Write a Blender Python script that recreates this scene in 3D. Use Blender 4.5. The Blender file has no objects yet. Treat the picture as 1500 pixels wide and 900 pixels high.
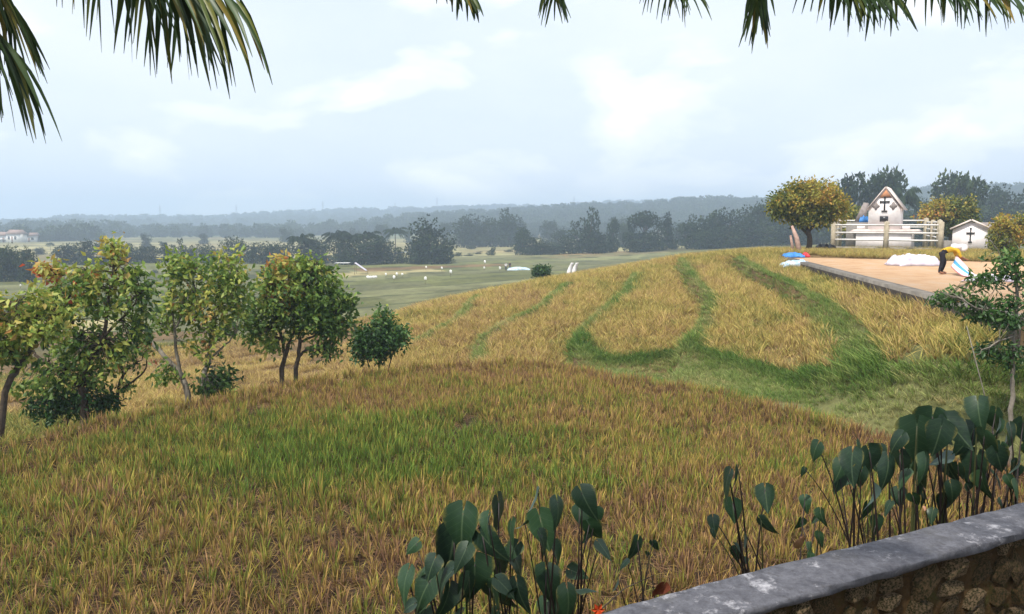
import bpy, bmesh, math, random
import numpy as np
from mathutils import Vector, Matrix, Quaternion

random.seed(7); RNG = np.random.default_rng(7)
S = bpy.context.scene
C = S.collection
EYE = 12.0
FPX = 1177.0                                   # focal length in photo pixels (1500 wide)
PITCH = math.atan(123.0/FPX)

# ---------------------------------------------------------------- camera
cam_d = bpy.data.cameras.new('camera'); cam = bpy.data.objects.new('camera', cam_d); C.objects.link(cam)
cam.location = (0, 0, EYE); cam.rotation_euler = (math.pi/2-PITCH, 0, 0)
cam_d.sensor_width = 36; cam_d.lens = 36*FPX/1500; cam_d.clip_start = .05; cam_d.clip_end = 20000
S.camera = cam
S.render.resolution_x = 1024; S.render.resolution_y = 614

# ---------------------------------------------------------------- sky and sun
SUN_EL, SUN_AZ = math.radians(58), math.radians(215)      # azimuth clockwise from +Y (behind, to the left)
w = bpy.data.worlds.new('World'); S.world = w; w.use_nodes = True
nt = w.node_tree; nt.nodes.clear()
def N(tree, kind, **kw):
    n = tree.nodes.new(kind)
    for k, v in kw.items(): setattr(n, k, v)
    return n
def mixc(tree, fac, a, b, mode='MIX'):
    m = N(tree, 'ShaderNodeMix', data_type='RGBA', blend_type=mode)
    for s, v in ((0, fac), (6, a), (7, b)):
        if hasattr(v, 'is_linked') or hasattr(v, 'links'): tree.links.new(v, m.inputs[s])
        elif isinstance(v, (int, float)): m.inputs[s].default_value = v
        else: m.inputs[s].default_value = (*v[:3], 1)
    return m.outputs[2]
def ramp(tree, src, stops, interp='LINEAR'):
    r = N(tree, 'ShaderNodeValToRGB'); r.color_ramp.interpolation = interp
    e = r.color_ramp.elements
    while len(e) > 1: e.remove(e[-1])
    e[0].position = stops[0][0]; e[0].color = (*stops[0][1], 1)
    for p, c in stops[1:]:
        k = e.new(p); k.color = (*c, 1)
    tree.links.new(src, r.inputs[0]); return r.outputs[0]
def math_n(tree, op, a, b=0.0, clamp=False):
    m = N(tree, 'ShaderNodeMath', operation=op, use_clamp=clamp)
    for i, v in enumerate((a, b)):
        if isinstance(v, (int, float)): m.inputs[i].default_value = v
        else: tree.links.new(v, m.inputs[i])
    return m.outputs[0]
sky = N(nt, 'ShaderNodeTexSky', sky_type='NISHITA'); sky.sun_disc = False
sky.sun_elevation = SUN_EL; sky.sun_rotation = SUN_AZ; sky.air_density = 1.0; sky.dust_density = 3.0
tc = N(nt, 'ShaderNodeTexCoord'); mp = N(nt, 'ShaderNodeMapping'); mp.inputs['Scale'].default_value = (1, 1, 2.1)
mp.inputs['Location'].default_value = (.463, .1, .22)
nt.links.new(tc.outputs['Generated'], mp.inputs['Vector'])
n1 = N(nt, 'ShaderNodeTexNoise'); n1.inputs['Scale'].default_value = 2.6; n1.inputs['Detail'].default_value = 7; n1.inputs['Roughness'].default_value = .52
n2 = N(nt, 'ShaderNodeTexNoise'); n2.inputs['Scale'].default_value = 5.5; n2.inputs['Detail'].default_value = 5; n2.inputs['Roughness'].default_value = .45; n2.inputs['Distortion'].default_value = .25
nt.links.new(mp.outputs[0], n1.inputs['Vector']); nt.links.new(mp.outputs[0], n2.inputs['Vector'])
K = 10.0                                                   # the background runs at strength 0.1
veil = ramp(nt, n1.outputs['Fac'], [(.30, (.84*K, .94*K, 1.12*K)), (.50, (.93*K, 1.01*K, 1.14*K)), (.68, (1.03*K, 1.08*K, 1.16*K))])
puff = ramp(nt, n2.outputs['Fac'], [(.48, (0, 0, 0)), (.57, (.4, .4, .4)), (.68, (1, 1, 1))], 'EASE')
skyc = mixc(nt, .86, sky.outputs[0], veil)
skyc = mixc(nt, puff, skyc, (1.22*K, 1.22*K, 1.20*K))
bg = N(nt, 'ShaderNodeBackground'); bg.inputs['Strength'].default_value = .1
nt.links.new(skyc, bg.inputs['Color'])
wo = N(nt, 'ShaderNodeOutputWorld'); nt.links.new(bg.outputs[0], wo.inputs['Surface'])

sd = bpy.data.lights.new('sun', 'SUN'); sun = bpy.data.objects.new('sun', sd); C.objects.link(sun)
sd.energy = 4.3; sd.angle = math.radians(1.5); sd.color = (1, .95, .86)
sdir = Vector((math.sin(SUN_AZ)*math.cos(SUN_EL), math.cos(SUN_AZ)*math.cos(SUN_EL), math.sin(SUN_EL)))
sun.rotation_euler = (-sdir).to_track_quat('-Z', 'Y').to_euler(); sun.location = (0, -20, 60)
S.view_settings.view_transform = 'Standard'; S.view_settings.look = 'None'
S.view_settings.exposure = 0.16; S.view_settings.gamma = 1; S.view_settings.use_curve_mapping = False
S.render.engine = 'CYCLES'
S.cycles.volume_bounces = 3; S.cycles.max_bounces = 6; S.cycles.transparent_max_bounces = 4

# ---------------------------------------------------------------- helpers
def s2l(r, g, b):
    f = lambda c: (c/255/12.92 if c <= 10 else ((c/255+.055)/1.055)**2.4)
    return (f(r), f(g), f(b))
cp, sp_ = math.cos(PITCH), math.sin(PITCH)
def U(px, py, d):
    """a world point seen at photo pixel (px,py) standing d metres ahead"""
    u = (px-750)/FPX; v = (450-py)/FPX
    y = cp+v*sp_; z = -sp_+v*cp
    return Vector((u*d/y, d, EYE+z*d/y))
def PX(p):
    y = p[1]*cp-(p[2]-EYE)*sp_; z = p[1]*sp_+(p[2]-EYE)*cp
    return 750+p[0]/y*FPX, 450-z/y*FPX
def mesh_np(name, V, F, mats=(), attrs=None, smooth=False):
    """V (n,3) array, F list of (m,k) index arrays"""
    me = bpy.data.meshes.new(name)
    V = np.asarray(V, np.float32); me.vertices.add(len(V)); me.vertices.foreach_set('co', V.ravel())
    if F is not None and len(F):
        Fs = [np.asarray(f, np.int32) for f in F if len(f)]
        loops = np.concatenate([f.ravel() for f in Fs]); tot = np.concatenate([np.full(len(f), f.shape[1], np.int32) for f in Fs])
        st = np.concatenate([[0], np.cumsum(tot)[:-1]]).astype(np.int32)
        me.loops.add(len(loops)); me.loops.foreach_set('vertex_index', loops)
        me.polygons.add(len(tot)); me.polygons.foreach_set('loop_start', st)
        if smooth: me.polygons.foreach_set('use_smooth', np.ones(len(tot), bool))
    for m in mats: me.materials.append(m)
    if attrs:
        for k, a in attrs.items():
            a = np.asarray(a)
            if a.ndim == 2:
                at = me.attributes.new(k, 'FLOAT_COLOR', 'POINT')
                at.data.foreach_set('color', np.c_[a, np.ones(len(a))].astype(np.float32).ravel())
            elif a.dtype.kind == 'i':
                at = me.attributes.new(k, 'INT', 'POINT'); at.data.foreach_set('value', a.astype(np.int32))
            else:
                at = me.attributes.new(k, 'FLOAT', 'POINT'); at.data.foreach_set('value', a.astype(np.float32))
    me.update(calc_edges=True); me.validate()
    return me
class MB:
    """collects geometry for ONE mesh object"""
    def __init__(s): s.V = []; s.F = {}; s.n = 0; s.t = []
    def add(s, V, F, tint=.5):
        V = np.asarray(V, float).reshape(-1, 3)
        for f in F:
            f = np.asarray(f, int)
            if len(f): s.F.setdefault(f.shape[1], []).append(f+s.n)
        s.V.append(V); s.n += len(V)
        s.t.append(np.full(len(V), tint) if np.isscalar(tint) else np.asarray(tint, float))
    def box(s, lo, hi, tint=.5):
        (a, b, c), (d, e, f) = lo, hi
        s.add([(a,b,c),(d,b,c),(d,e,c),(a,e,c),(a,b,f),(d,b,f),(d,e,f),(a,e,f)],
              [[(3,2,1,0),(4,5,6,7),(0,1,5,4),(1,2,6,5),(2,3,7,6),(3,0,4,7)]], tint)
    def tube(s, P, R, k=6, tint=.5, cap=True):
        P = [Vector(p) for p in P]; n = len(P); V = []; prev = None
        for i, p in enumerate(P):
            t = (P[min(i+1, n-1)]-P[max(i-1, 0)]).normalized()
            a = prev if prev is not None else (Vector((1, 0, 0)) if abs(t.x) < .8 else Vector((0, 1, 0)))
            a = (a-t*a.dot(t)).normalized(); b = t.cross(a); prev = a
            for j in range(k):
                q = 2*math.pi*j/k; V.append(p+(a*math.cos(q)+b*math.sin(q))*R[i])
        F = [(i*k+j, i*k+(j+1) % k, (i+1)*k+(j+1) % k, (i+1)*k+j) for i in range(n-1) for j in range(k)]
        T = []
        if cap:
            V += [P[0], P[-1]]; e = n*k
            T = [(e, (j+1) % k, j) for j in range(k)]+[(e+1, (n-1)*k+j, (n-1)*k+(j+1) % k) for j in range(k)]
        s.add(V, [F, T] if T else [F], tint)
    def prism(s, poly, y0, y1, tint=.5):
        """poly in (x,z), extruded along y"""
        n = len(poly)
        V = [(x, y0, z) for x, z in poly]+[(x, y1, z) for x, z in poly]
        s.add(V, [[(i, (i+1) % n, n+(i+1) % n, n+i) for i in range(n)]], tint)
        s.F.setdefault(n, []).append(np.array([tuple(range(n))[::-1]])+s.n-2*n)
        s.F.setdefault(n, []).append(np.array([tuple(range(n, 2*n))])+s.n-2*n)
    def mesh(s, name, mat, smooth=False):
        return mesh_np(name, np.concatenate(s.V), [np.concatenate(f) for f in s.F.values()], [mat] if mat else [], {'tint': np.concatenate(s.t)}, smooth)
    def build(s, name, mat, parent=None, smooth=False, loc=None):
        return link(name, s.mesh(name, mat, smooth), parent, loc)
def link(name, me, parent=None, loc=None):
    o = bpy.data.objects.new(name, me); C.objects.link(o)
    if parent: o.parent = parent
    if loc is not None: o.location = loc
    return o
def tag(o, label=None, cat=None, group=None, kind=None):
    if label: o['label'] = label
    if cat: o['category'] = cat
    if group: o['group'] = group
    if kind: o['kind'] = kind
    return o
def empty(name, loc=(0, 0, 0), rz=0):
    o = bpy.data.objects.new(name, None); C.objects.link(o); o.location = loc; o.rotation_euler = (0, 0, rz); o.empty_display_size = .2
    return o
def copy_tree(o, parent=None):
    c = o.copy(); C.objects.link(c); c.parent = parent
    for ch in o.children: copy_tree(ch, c)
    return c

# value noise
def _h(ix, iy, sd):
    n = (ix*374761393+iy*668265263+sd*1442695041) & 0xffffffff
    n = ((n ^ (n >> 13))*1274126177) & 0xffffffff
    return ((n ^ (n >> 16)) & 0xffff)/65535.0
def vn(x, y, sc=1.0, sd=0):
    x = np.asarray(x, float)/sc; y = np.asarray(y, float)/sc
    ix = np.floor(x).astype(np.int64); iy = np.floor(y).astype(np.int64); fx = x-ix; fy = y-iy
    fx = fx*fx*(3-2*fx); fy = fy*fy*(3-2*fy)
    return (_h(ix, iy, sd)*(1-fx)+_h(ix+1, iy, sd)*fx)*(1-fy)+(_h(ix, iy+1, sd)*(1-fx)+_h(ix+1, iy+1, sd)*fx)*fy
def fbm(x, y, sc, sd=0, o=3):
    r = 0; a = .5; t = 0
    for i in range(o): r = r+a*vn(x, y, sc/2**i, sd+i); t += a; a *= .5
    return r/t
def sstep(a, b, x):
    t = np.clip((np.asarray(x, float)-a)/(b-a), 0, 1); return t*t*(3-2*t)
def inpoly(x, y, P):
    x = np.asarray(x, float); y = np.asarray(y, float); r = np.zeros(x.shape, bool); n = len(P)
    for i in range(n):
        x0, y0 = P[i]; x1, y1 = P[(i+1) % n]
        if y0 == y1: continue
        c = ((y0 > y) != (y1 > y)) & (x < (x1-x0)*(y-y0)/(y1-y0)+x0); r ^= c
    return r
def dline(x, y, P, closed=False):
    """distance to a polyline, and the side (+ left of travel)"""
    x = np.asarray(x, float); y = np.asarray(y, float); best = np.full(x.shape, 1e9); side = np.zeros(x.shape); n = len(P)
    for i in range(n if closed else n-1):
        x0, y0 = P[i][:2]; x1, y1 = P[(i+1) % n][:2]; dx, dy = x1-x0, y1-y0; L = dx*dx+dy*dy
        t = np.clip(((x-x0)*dx+(y-y0)*dy)/L, 0, 1); ex = x-x0-t*dx; ey = y-y0-t*dy; d = np.hypot(ex, ey)
        m = d < best; best = np.where(m, d, best); side = np.where(m, np.sign(dx*ey-dy*ex), side)
    return best, side

# ---------------------------------------------------------------- terrain shape
FIELD_Z = EYE-4.05
def at_z(px, py, z):
    u = U(px, py, 1.0); d = (z-EYE)/(u.z-EYE); return (u.x*d, d)
WALL_A = np.array(at_z(893, 895, EYE-1.25)); WALL_D = np.array(at_z(1500, 734, EYE-1.25))-WALL_A; WALL_D = WALL_D/np.linalg.norm(WALL_D); WALL_N = np.array([-WALL_D[1], WALL_D[0]])
FRONT = [at_z(px, py, EYE-3.85) for px, py in ((-150, 690), (0, 645), (150, 615), (300, 588), (400, 566), (500, 548), (600, 535), (750, 530), (840, 534), (1000, 560), (1150, 594), (1300, 632))]
FRONT += [(8.6, 11.5), (9.0, 7.0), (6, 2), (-30, 0), (-30, 12)]
ctrl = [  # pixel, pixel, depth of the bare surface (plants stand .3-.5 above)
 (1160, 372, 44), (1100, 371, 50), (1000, 379, 51), (900, 397, 51), (800, 412, 49), (700, 433, 46), (600, 460, 41), (578, 487, 35),
 (620, 545, 27), (700, 542, 25.6), (850, 537, 25), (1000, 540, 24), (1100, 550, 22), (1250, 560, 18.8), (1450, 555, 15), (1400, 590, 14.2),
 (1300, 632, 14.6), (1200, 612, 16), (1150, 598, 17.4), (1450, 484, 18), (1290, 430, 26.6), (1250, 472, 24.3), (1480, 645, 12.8),
 (250, 556, 33), (450, 540, 38), (30, 618, 20), (520, 478, 75), (400, 443, 104), (0, 432, 132), (-300, 440, 125), (200, 470, 80),
 (750, 530, 27), (100, 600, 22), (-200, 640, 19), (400, 580, 23.5), (500, 556, 27)]
CP = [tuple(U(*c)) for c in ctrl]
CP += [(x, y, EYE+z) for x, y, z in ((-90, 200, -10), (-30, 200, -10), (30, 200, -9.2), (65, 215, -6.5), (130, 220, -4.5), (15, 110, -7.5), (40, 110, -5),
       (-120, 350, -10), (0, 350, -10), (120, 350, -7), (24, 50, -2.0), (30, 60, -2.1), (20, 66, -2.3), (40, 45, -2.0), (40, 75, -3), (25, 25, -2.2), (14, 15, -2.6), (55, 110, -4.2), (80, 60, -2.5), (90, 130, -4),
       (12, 8, -3.2), (-30, 60, -9), (-60, 90, -9.8), (-40, 30, -7))]
CP = np.array(CP)
def _tps_fit(P):
    n = len(P); d = np.linalg.norm(P[:, None, :2]-P[None, :, :2], axis=2)
    A = np.zeros((n+3, n+3)); A[:n, :n] = d+np.eye(n)*.0; A[:n, n] = 1; A[:n, n+1:] = P[:, :2]; A[n, :n] = 1; A[n+1:, :n] = P[:, :2].T
    return np.linalg.solve(A, np.r_[P[:, 2], 0, 0, 0])
TW = _tps_fit(CP)
def tps(x, y):
    out = np.full(x.shape, TW[len(CP)])+TW[len(CP)+1]*x+TW[len(CP)+2]*y
    for i in range(len(CP)): out += TW[i]*np.hypot(x-CP[i, 0], y-CP[i, 1])
    return out
R1P = [(-600, 331), (0, 326), (60, 325), (105, 320), (160, 321), (220, 319), (300, 320), (400, 314), (450, 312), (500, 309), (560, 308), (640, 306), (720, 303), (800, 303), (900, 298), (1100, 296), (1500, 292), (2100, 290)]
R2P = [(-600, 347), (0, 345), (200, 341), (400, 332), (600, 320), (700, 314), (780, 309), (850, 304), (900, 303), (960, 300), (1050, 296), (1100, 299), (1200, 294), (1300, 291), (1500, 289), (2100, 288)]
def ridge(P, x, y, r0, w, tree):
    r = np.hypot(x, y); az = np.where(y > 0, x/np.maximum(y, 1e-3), np.sign(x)*50)*FPX+750
    py = np.interp(az, [p[0] for p in P], [p[1] for p in P])
    top = (327-py)/FPX*r0*np.sqrt(1+np.minimum(((az-750)/FPX)**2, .5))-tree
    return np.maximum(top+10, 0)*np.exp(-((r-r0)/w)**2)
DRY = [at_z(1148, 377, EYE-1.8), at_z(1440, 445, EYE-1.8), at_z(1500, 470, EYE-1.8), (9.2, 12.6), (32, 14), (32, 33), (22.3, 38.5), (15.4, 43.4)]
BUND_PX = [[(1082, 376), (1108, 394), (1160, 416), (1205, 444), (1238, 482), (1262, 515), (1275, 545)],
           [(998, 377), (1014, 400), (1042, 432), (1036, 460), (1015, 495), (1000, 522)],
           [(932, 395), (916, 425), (880, 455), (850, 482), (848, 522)],
           [(830, 412), (795, 444), (742, 470), (706, 492), (698, 526)],
           [(700, 432), (672, 462), (612, 494)]]
BUNDS = []
def H(x, y):
    x = np.asarray(x, float); y = np.asarray(y, float); sh = x.shape; x = x.ravel(); y = y.ravel()
    r = np.hypot(x, y)
    z = tps(x, y)
    z = np.where(r > 250, z+(EYE-10-z)*sstep(250, 420, r), z)
    z = np.clip(z, EYE-10.2, EYE-.9)
    z = z+ridge(R1P, x, y, 1600, 330, 9)+ridge(R2P, x, y, 850, 160, 7)
    z = z+(fbm(x, y, 9, 3)-.5)*.35*sstep(16, 30, r)
    for b, wd, dr in BUNDS:
        d, s = dline(x, y, b)
        z = z+.16*np.exp(-(d/.3)**2)-np.where(s > 0, 1, 0)*dr*np.exp(-d/1.6)*sstep(.0, .5, d)
    # front terrace
    d, s = dline(x, y, FRONT, True); ins = inpoly(x, y, FRONT); sd = np.where(ins, d, -d)
    k = sstep(-.75, .1, sd)
    fz = FIELD_Z+(fbm(x, y, 3, 9)-.5)*.25+.12*np.exp(-((sd-.25)/.3)**2)
    z = z*(1-k)+fz*k
    # drying floor and its foundation
    d, s = dline(x, y, DRY, True); sd = np.where(inpoly(x, y, DRY), d, -d); k = sstep(-.1, .15, sd)
    z = z*(1-k)+(EYE-2.1)*k
    dk, sk = dline(x, y, [DRY[0], DRY[3]]); z = np.where((sd < 0) & (y < 41.5), np.maximum(z, EYE-2.26-.33*dk-.55*np.maximum(dk-1.3, 0)-3*sstep(15.5, 11, y)), z)
    # bank behind the parapet, then the path the viewer stands on
    q = (x-WALL_A[0])*WALL_N[0]+(y-WALL_A[1])*WALL_N[1]
    bank = EYE-1.72-2.6*sstep(.25, 2.6, q)+(fbm(x, y, .8, 5)-.5)*.1
    z = np.where(q < 5, np.maximum(bank, z*sstep(2.5, 5, q)+bank*(1-sstep(2.5, 5, q))), z)
    z = np.where(q < -.05, EYE-1.75, z)
    return z.reshape(sh)
def Hs(x, y): return float(H(np.array([x]), np.array([y]))[0])
def G(px, py, d0=6, d1=400):
    """where the ray through a photo pixel meets the ground"""
    u = U(px, py, 1.0); t = np.geomspace(d0, d1, 1500)
    g = H(u.x*t, t); ray = EYE+(u.z-EYE)*t
    i = np.argmax(ray < g)
    return (u.x*t[i], t[i]) if ray[i] < g[i] else None
_b = []
for c, (wd, dr) in zip(BUND_PX, ((.34, .7), (.28, .7), (.28, .65), (.30, .6), (.26, .5))):
    pts = [G(px, py+6) for px, py in c]; pts = [p for p in pts if p and p[1] < 70]
    _b.append((pts, wd, -dr if pts[0][1] > pts[-1][1] else dr))
# travel runs from far to near, so the downhill (left in the photo) side is on the right of travel
BUNDS = [(b[::-1], wd, abs(dr)) for b, wd, dr in _b]

# ---------------------------------------------------------------- materials
def mat(name):
    m = bpy.data.materials.new(name); m.use_nodes = True; t = m.node_tree; t.nodes.clear()
    return m, t
def out(t, sh, disp=None):
    o = N(t, 'ShaderNodeOutputMaterial'); t.links.new(sh, o.inputs['Surface'])
def bsdf(t, col, rough=.8, spec=.3, bump=None, strength=.3, dist=.02, metal=0):
    b = N(t, 'ShaderNodeBsdfPrincipled')
    if isinstance(col, tuple): b.inputs['Base Color'].default_value = (*col, 1)
    else: t.links.new(col, b.inputs['Base Color'])
    if isinstance(rough, (int, float)): b.inputs['Roughness'].default_value = rough
    else: t.links.new(rough, b.inputs['Roughness'])
    b.inputs['Specular IOR Level'].default_value = spec; b.inputs['Metallic'].default_value = metal
    if bump is not None:
        n = N(t, 'ShaderNodeBump'); n.inputs['Strength'].default_value = strength; n.inputs['Distance'].default_value = dist
        t.links.new(bump, n.inputs['Height']); t.links.new(n.outputs[0], b.inputs['Normal'])
    return b.outputs[0]
def noise(t, sc, det=4, rough=.55, vec=None, coord='Object'):
    n = N(t, 'ShaderNodeTexNoise'); n.inputs['Scale'].default_value = sc; n.inputs['Detail'].default_value = det; n.inputs['Roughness'].default_value = rough
    if vec is None: vec = N(t, 'ShaderNodeTexCoord').outputs[coord]
    t.links.new(vec, n.inputs['Vector']); return n.outputs['Fac']
def attr(t, name, kind='GEOMETRY', o='Fac'):
    a = N(t, 'ShaderNodeAttribute', attribute_type=kind, attribute_name=name); return a.outputs[o]
def foliage(name, stops, trans=.3, rough=.6, spec=.25, jitter=None):
    m, t = mat(name)
    f = attr(t, 'tint')
    if jitter:
        r = N(t, 'ShaderNodeObjectInfo').outputs['Random']
        f = math_n(t, 'ADD', f, math_n(t, 'MULTIPLY', math_n(t, 'SUBTRACT', r, .5), jitter), True)
    c = ramp(t, f, stops)
    d = bsdf(t, c, rough, spec)
    tr = N(t, 'ShaderNodeBsdfTranslucent'); t.links.new(c, tr.inputs['Color'])
    mx = N(t, 'ShaderNodeMixShader'); mx.inputs[0].default_value = trans
    t.links.new(d, mx.inputs[1]); t.links.new(tr.outputs[0], mx.inputs[2]); out(t, mx.outputs[0]); return m
def plant(name, stops, base, spread=.35, trans=.25, bh=.45):
    """instanced rice and grass: colour by the clump's tint and the blade's own number; the stem foot has the straw colour, darkened for contrast"""
    m, t = mat(name)
    f = math_n(t, 'ADD', attr(t, 'tint', 'INSTANCER'), math_n(t, 'MULTIPLY', math_n(t, 'SUBTRACT', attr(t, 'blade'), .5), spread), True)
    c = ramp(t, f, stops)
    bv = math_n(t, 'ADD', math_n(t, 'MULTIPLY', math_n(t, 'FRACT', math_n(t, 'MULTIPLY', attr(t, 'blade'), 7.13)), .75), .55)
    cv = N(t, 'ShaderNodeCombineColor'); [t.links.new(bv, cv.inputs[i]) for i in range(3)]
    c = mixc(t, 1.0, c, cv.outputs[0], 'MULTIPLY')
    hh = ramp(t, attr(t, 'hgt'), [(0, (1, 1, 1)), (bh, (.0, .0, .0))])
    c = mixc(t, hh, c, base)
    d = bsdf(t, c, .7, .2)
    tr = N(t, 'ShaderNodeBsdfTranslucent'); t.links.new(c, tr.inputs['Color'])
    mx = N(t, 'ShaderNodeMixShader'); mx.inputs[0].default_value = trans
    t.links.new(d, mx.inputs[1]); t.links.new(tr.outputs[0], mx.inputs[2]); out(t, mx.outputs[0]); return m
def plain(name, col, rough=.8, spec=.3, var=.25, sc=6, bump=.15, dist=.01):
    m, t = mat(name); n = noise(t, sc, 6, .6)
    c = mixc(t, ramp(t, n, [(.3, (0, 0, 0)), (.7, (1, 1, 1))]), tuple(x*(1-var) for x in col), tuple(min(x*(1+var*.5), 1) for x in col))
    out(t, bsdf(t, c, rough, spec, noise(t, sc*6, 5), bump, dist)); return m

M = {}
# ground: colour attribute laid out by field, fine soil relief on top
m, t = mat('earth_and_fields'); M['ground'] = m
c = attr(t, 'col', o='Color'); n = noise(t, .9, 8, .65); n5 = noise(t, 9, 5, .6)
c = mixc(t, 1.0, c, ramp(t, n, [(.25, (.62, .62, .62)), (.75, (1.3, 1.3, 1.3))]), 'MULTIPLY')
c = mixc(t, 1.0, c, ramp(t, n5, [(.3, (.75, .75, .75)), (.7, (1.2, 1.2, 1.2))]), 'MULTIPLY')
c = mixc(t, 1.0, c, ramp(t, noise(t, .13, 6, .6), [(.32, (.66, .66, .66)), (.68, (1.3, 1.3, 1.3))]), 'MULTIPLY')
out(t, bsdf(t, c, .95, .1, n5, .5, .06))

# ---------------------------------------------------------------- ground sheet
az = np.radians(np.r_[np.arange(-180, -46, 4), np.arange(-46, 46.01, .3), np.arange(50, 180.1, 4)])
rr = np.r_[np.linspace(.4, 6, 25), np.geomspace(6.2, 130, 330), np.geomspace(132, 2400, 160)]
A_, R_ = np.meshgrid(az, rr); gx = (R_*np.sin(A_)).ravel(); gy = (R_*np.cos(A_)).ravel()
gz = H(gx, gy); na, nr = len(az), len(rr)
ii, jj = np.meshgrid(np.arange(nr-1), np.arange(na-1), indexing='ij'); ii = ii.ravel(); jj = jj.ravel()
F = np.c_[ii*na+jj, ii*na+jj+1, (ii+1)*na+jj+1, (ii+1)*na+jj][:, ::-1]
gr = np.hypot(gx, gy)
SOIL, STRAW, GRASS, DGRASS, PLAIN, PALE = (np.array(s2l(*c)) for c in ((58, 46, 34), (122, 100, 68), (100, 102, 62), (78, 82, 52), (108, 108, 74), (142, 132, 94)))  # SOIL: dark earth, deepened further to paint shaded gaps between near clumps
col = np.tile(SOIL, (len(gx), 1))*(.8+.4*fbm(gx, gy, 1.5, 21))[:, None]
k = fbm(gx, gy, 2.2, 31)[:, None]; straw = SOIL*.35+STRAW*.65
mid = (gr > 18)[:, None]; col = np.where(mid, straw*(.75+.5*k), col)
frontin = inpoly(gx, gy, FRONT)
# valley fields: long plots of differing crops with darker bunds
a = .35; u_ = gx*math.cos(a)+gy*math.sin(a); v_ = -gx*math.sin(a)+gy*math.cos(a)
v_ = v_+8*(fbm(gx, gy, 70, 41)-.5); u_ = u_+14*(fbm(gx, gy, 60, 43)-.5)
row = np.floor(v_/13).astype(np.int64); cell = np.floor((u_+_h(row, row*0, 5)*60)/34).astype(np.int64)
hv = _h(row, cell, 77)[:, None]; hv2 = _h(row, cell, 78)[:, None]
plot = np.where(hv < .40, PLAIN, np.where(hv < .62, GRASS, np.where(hv < .76, PALE, np.where(hv < .86, STRAW, DGRASS))))*(.62+.6*hv2)
edge = np.minimum(v_/13-row, 1-(v_/13-row))*13; plot = np.where((edge < .7)[:, None], DGRASS*.95, plot)
plot = plot*(.75+.5*fbm(gx, gy, 12, 51))[:, None]
BANDG = [(.5, 26), (5, 25), (9, 23), (13, 18), (14, 12.5), (11, 6), (8.6, 11.5)]+[p for p in FRONT[7:12]][::-1]
inbg = inpoly(gx, gy, BANDG) & ~frontin; col = np.where(inbg[:, None], (GRASS*(.75+.3*k)+PALE*.25*k), col)
kk = sstep(46, 70, gr)[:, None]*(~frontin)[:, None]
col = col*(1-kk)+plot*kk
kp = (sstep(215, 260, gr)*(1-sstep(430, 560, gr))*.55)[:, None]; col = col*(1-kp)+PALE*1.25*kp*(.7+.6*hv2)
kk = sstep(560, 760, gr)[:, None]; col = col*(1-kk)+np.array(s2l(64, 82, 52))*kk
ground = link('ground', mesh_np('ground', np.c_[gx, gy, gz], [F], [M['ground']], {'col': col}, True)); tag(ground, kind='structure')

# ---------------------------------------------------------------- scattering
def scatter(name, label, P, rz, sc, tint, idx, protos, cat):
    coll = bpy.data.collections.new(name+'_clumps')
    for i, me in enumerate(protos):
        o = bpy.data.objects.new('%s_%02d' % (name, i), me); coll.objects.link(o)
    me = mesh_np(name, P, None, [protos[0].materials[0]], {'rz': rz, 'sc': sc, 'tint': tint, 'idx': idx.astype(np.int32)})
    o = link(name, me); tag(o, label, cat, kind='stuff')
    g = bpy.data.node_groups.new(name, 'GeometryNodeTree')
    g.interface.new_socket('Geometry', in_out='INPUT', socket_type='NodeSocketGeometry'); g.interface.new_socket('Geometry', in_out='OUTPUT', socket_type='NodeSocketGeometry')
    gi, go = N(g, 'NodeGroupInput'), N(g, 'NodeGroupOutput'); iop = N(g, 'GeometryNodeInstanceOnPoints')
    ci = N(g, 'GeometryNodeCollectionInfo'); ci.inputs['Collection'].default_value = coll
    ci.inputs['Separate Children'].default_value = True; ci.inputs['Reset Children'].default_value = True
    def na_(nm, ty='FLOAT'):
        n = N(g, 'GeometryNodeInputNamedAttribute', data_type=ty); n.inputs['Name'].default_value = nm; return n.outputs[0]
    cx = N(g, 'ShaderNodeCombineXYZ'); g.links.new(na_('rz'), cx.inputs[2])
    er = N(g, 'FunctionNodeEulerToRotation'); g.links.new(cx.outputs[0], er.inputs[0])
    g.links.new(gi.outputs[0], iop.inputs['Points']); g.links.new(ci.outputs[0], iop.inputs['Instance'])
    iop.inputs['Pick Instance'].default_value = True; g.links.new(na_('idx', 'INT'), iop.inputs['Instance Index'])
    g.links.new(er.outputs[0], iop.inputs['Rotation']); g.links.new(na_('sc'), iop.inputs['Scale']); g.links.new(iop.outputs[0], go.inputs[0])
    md = o.modifiers.new('scatter', 'NODES'); md.node_group = g
    return o
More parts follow.
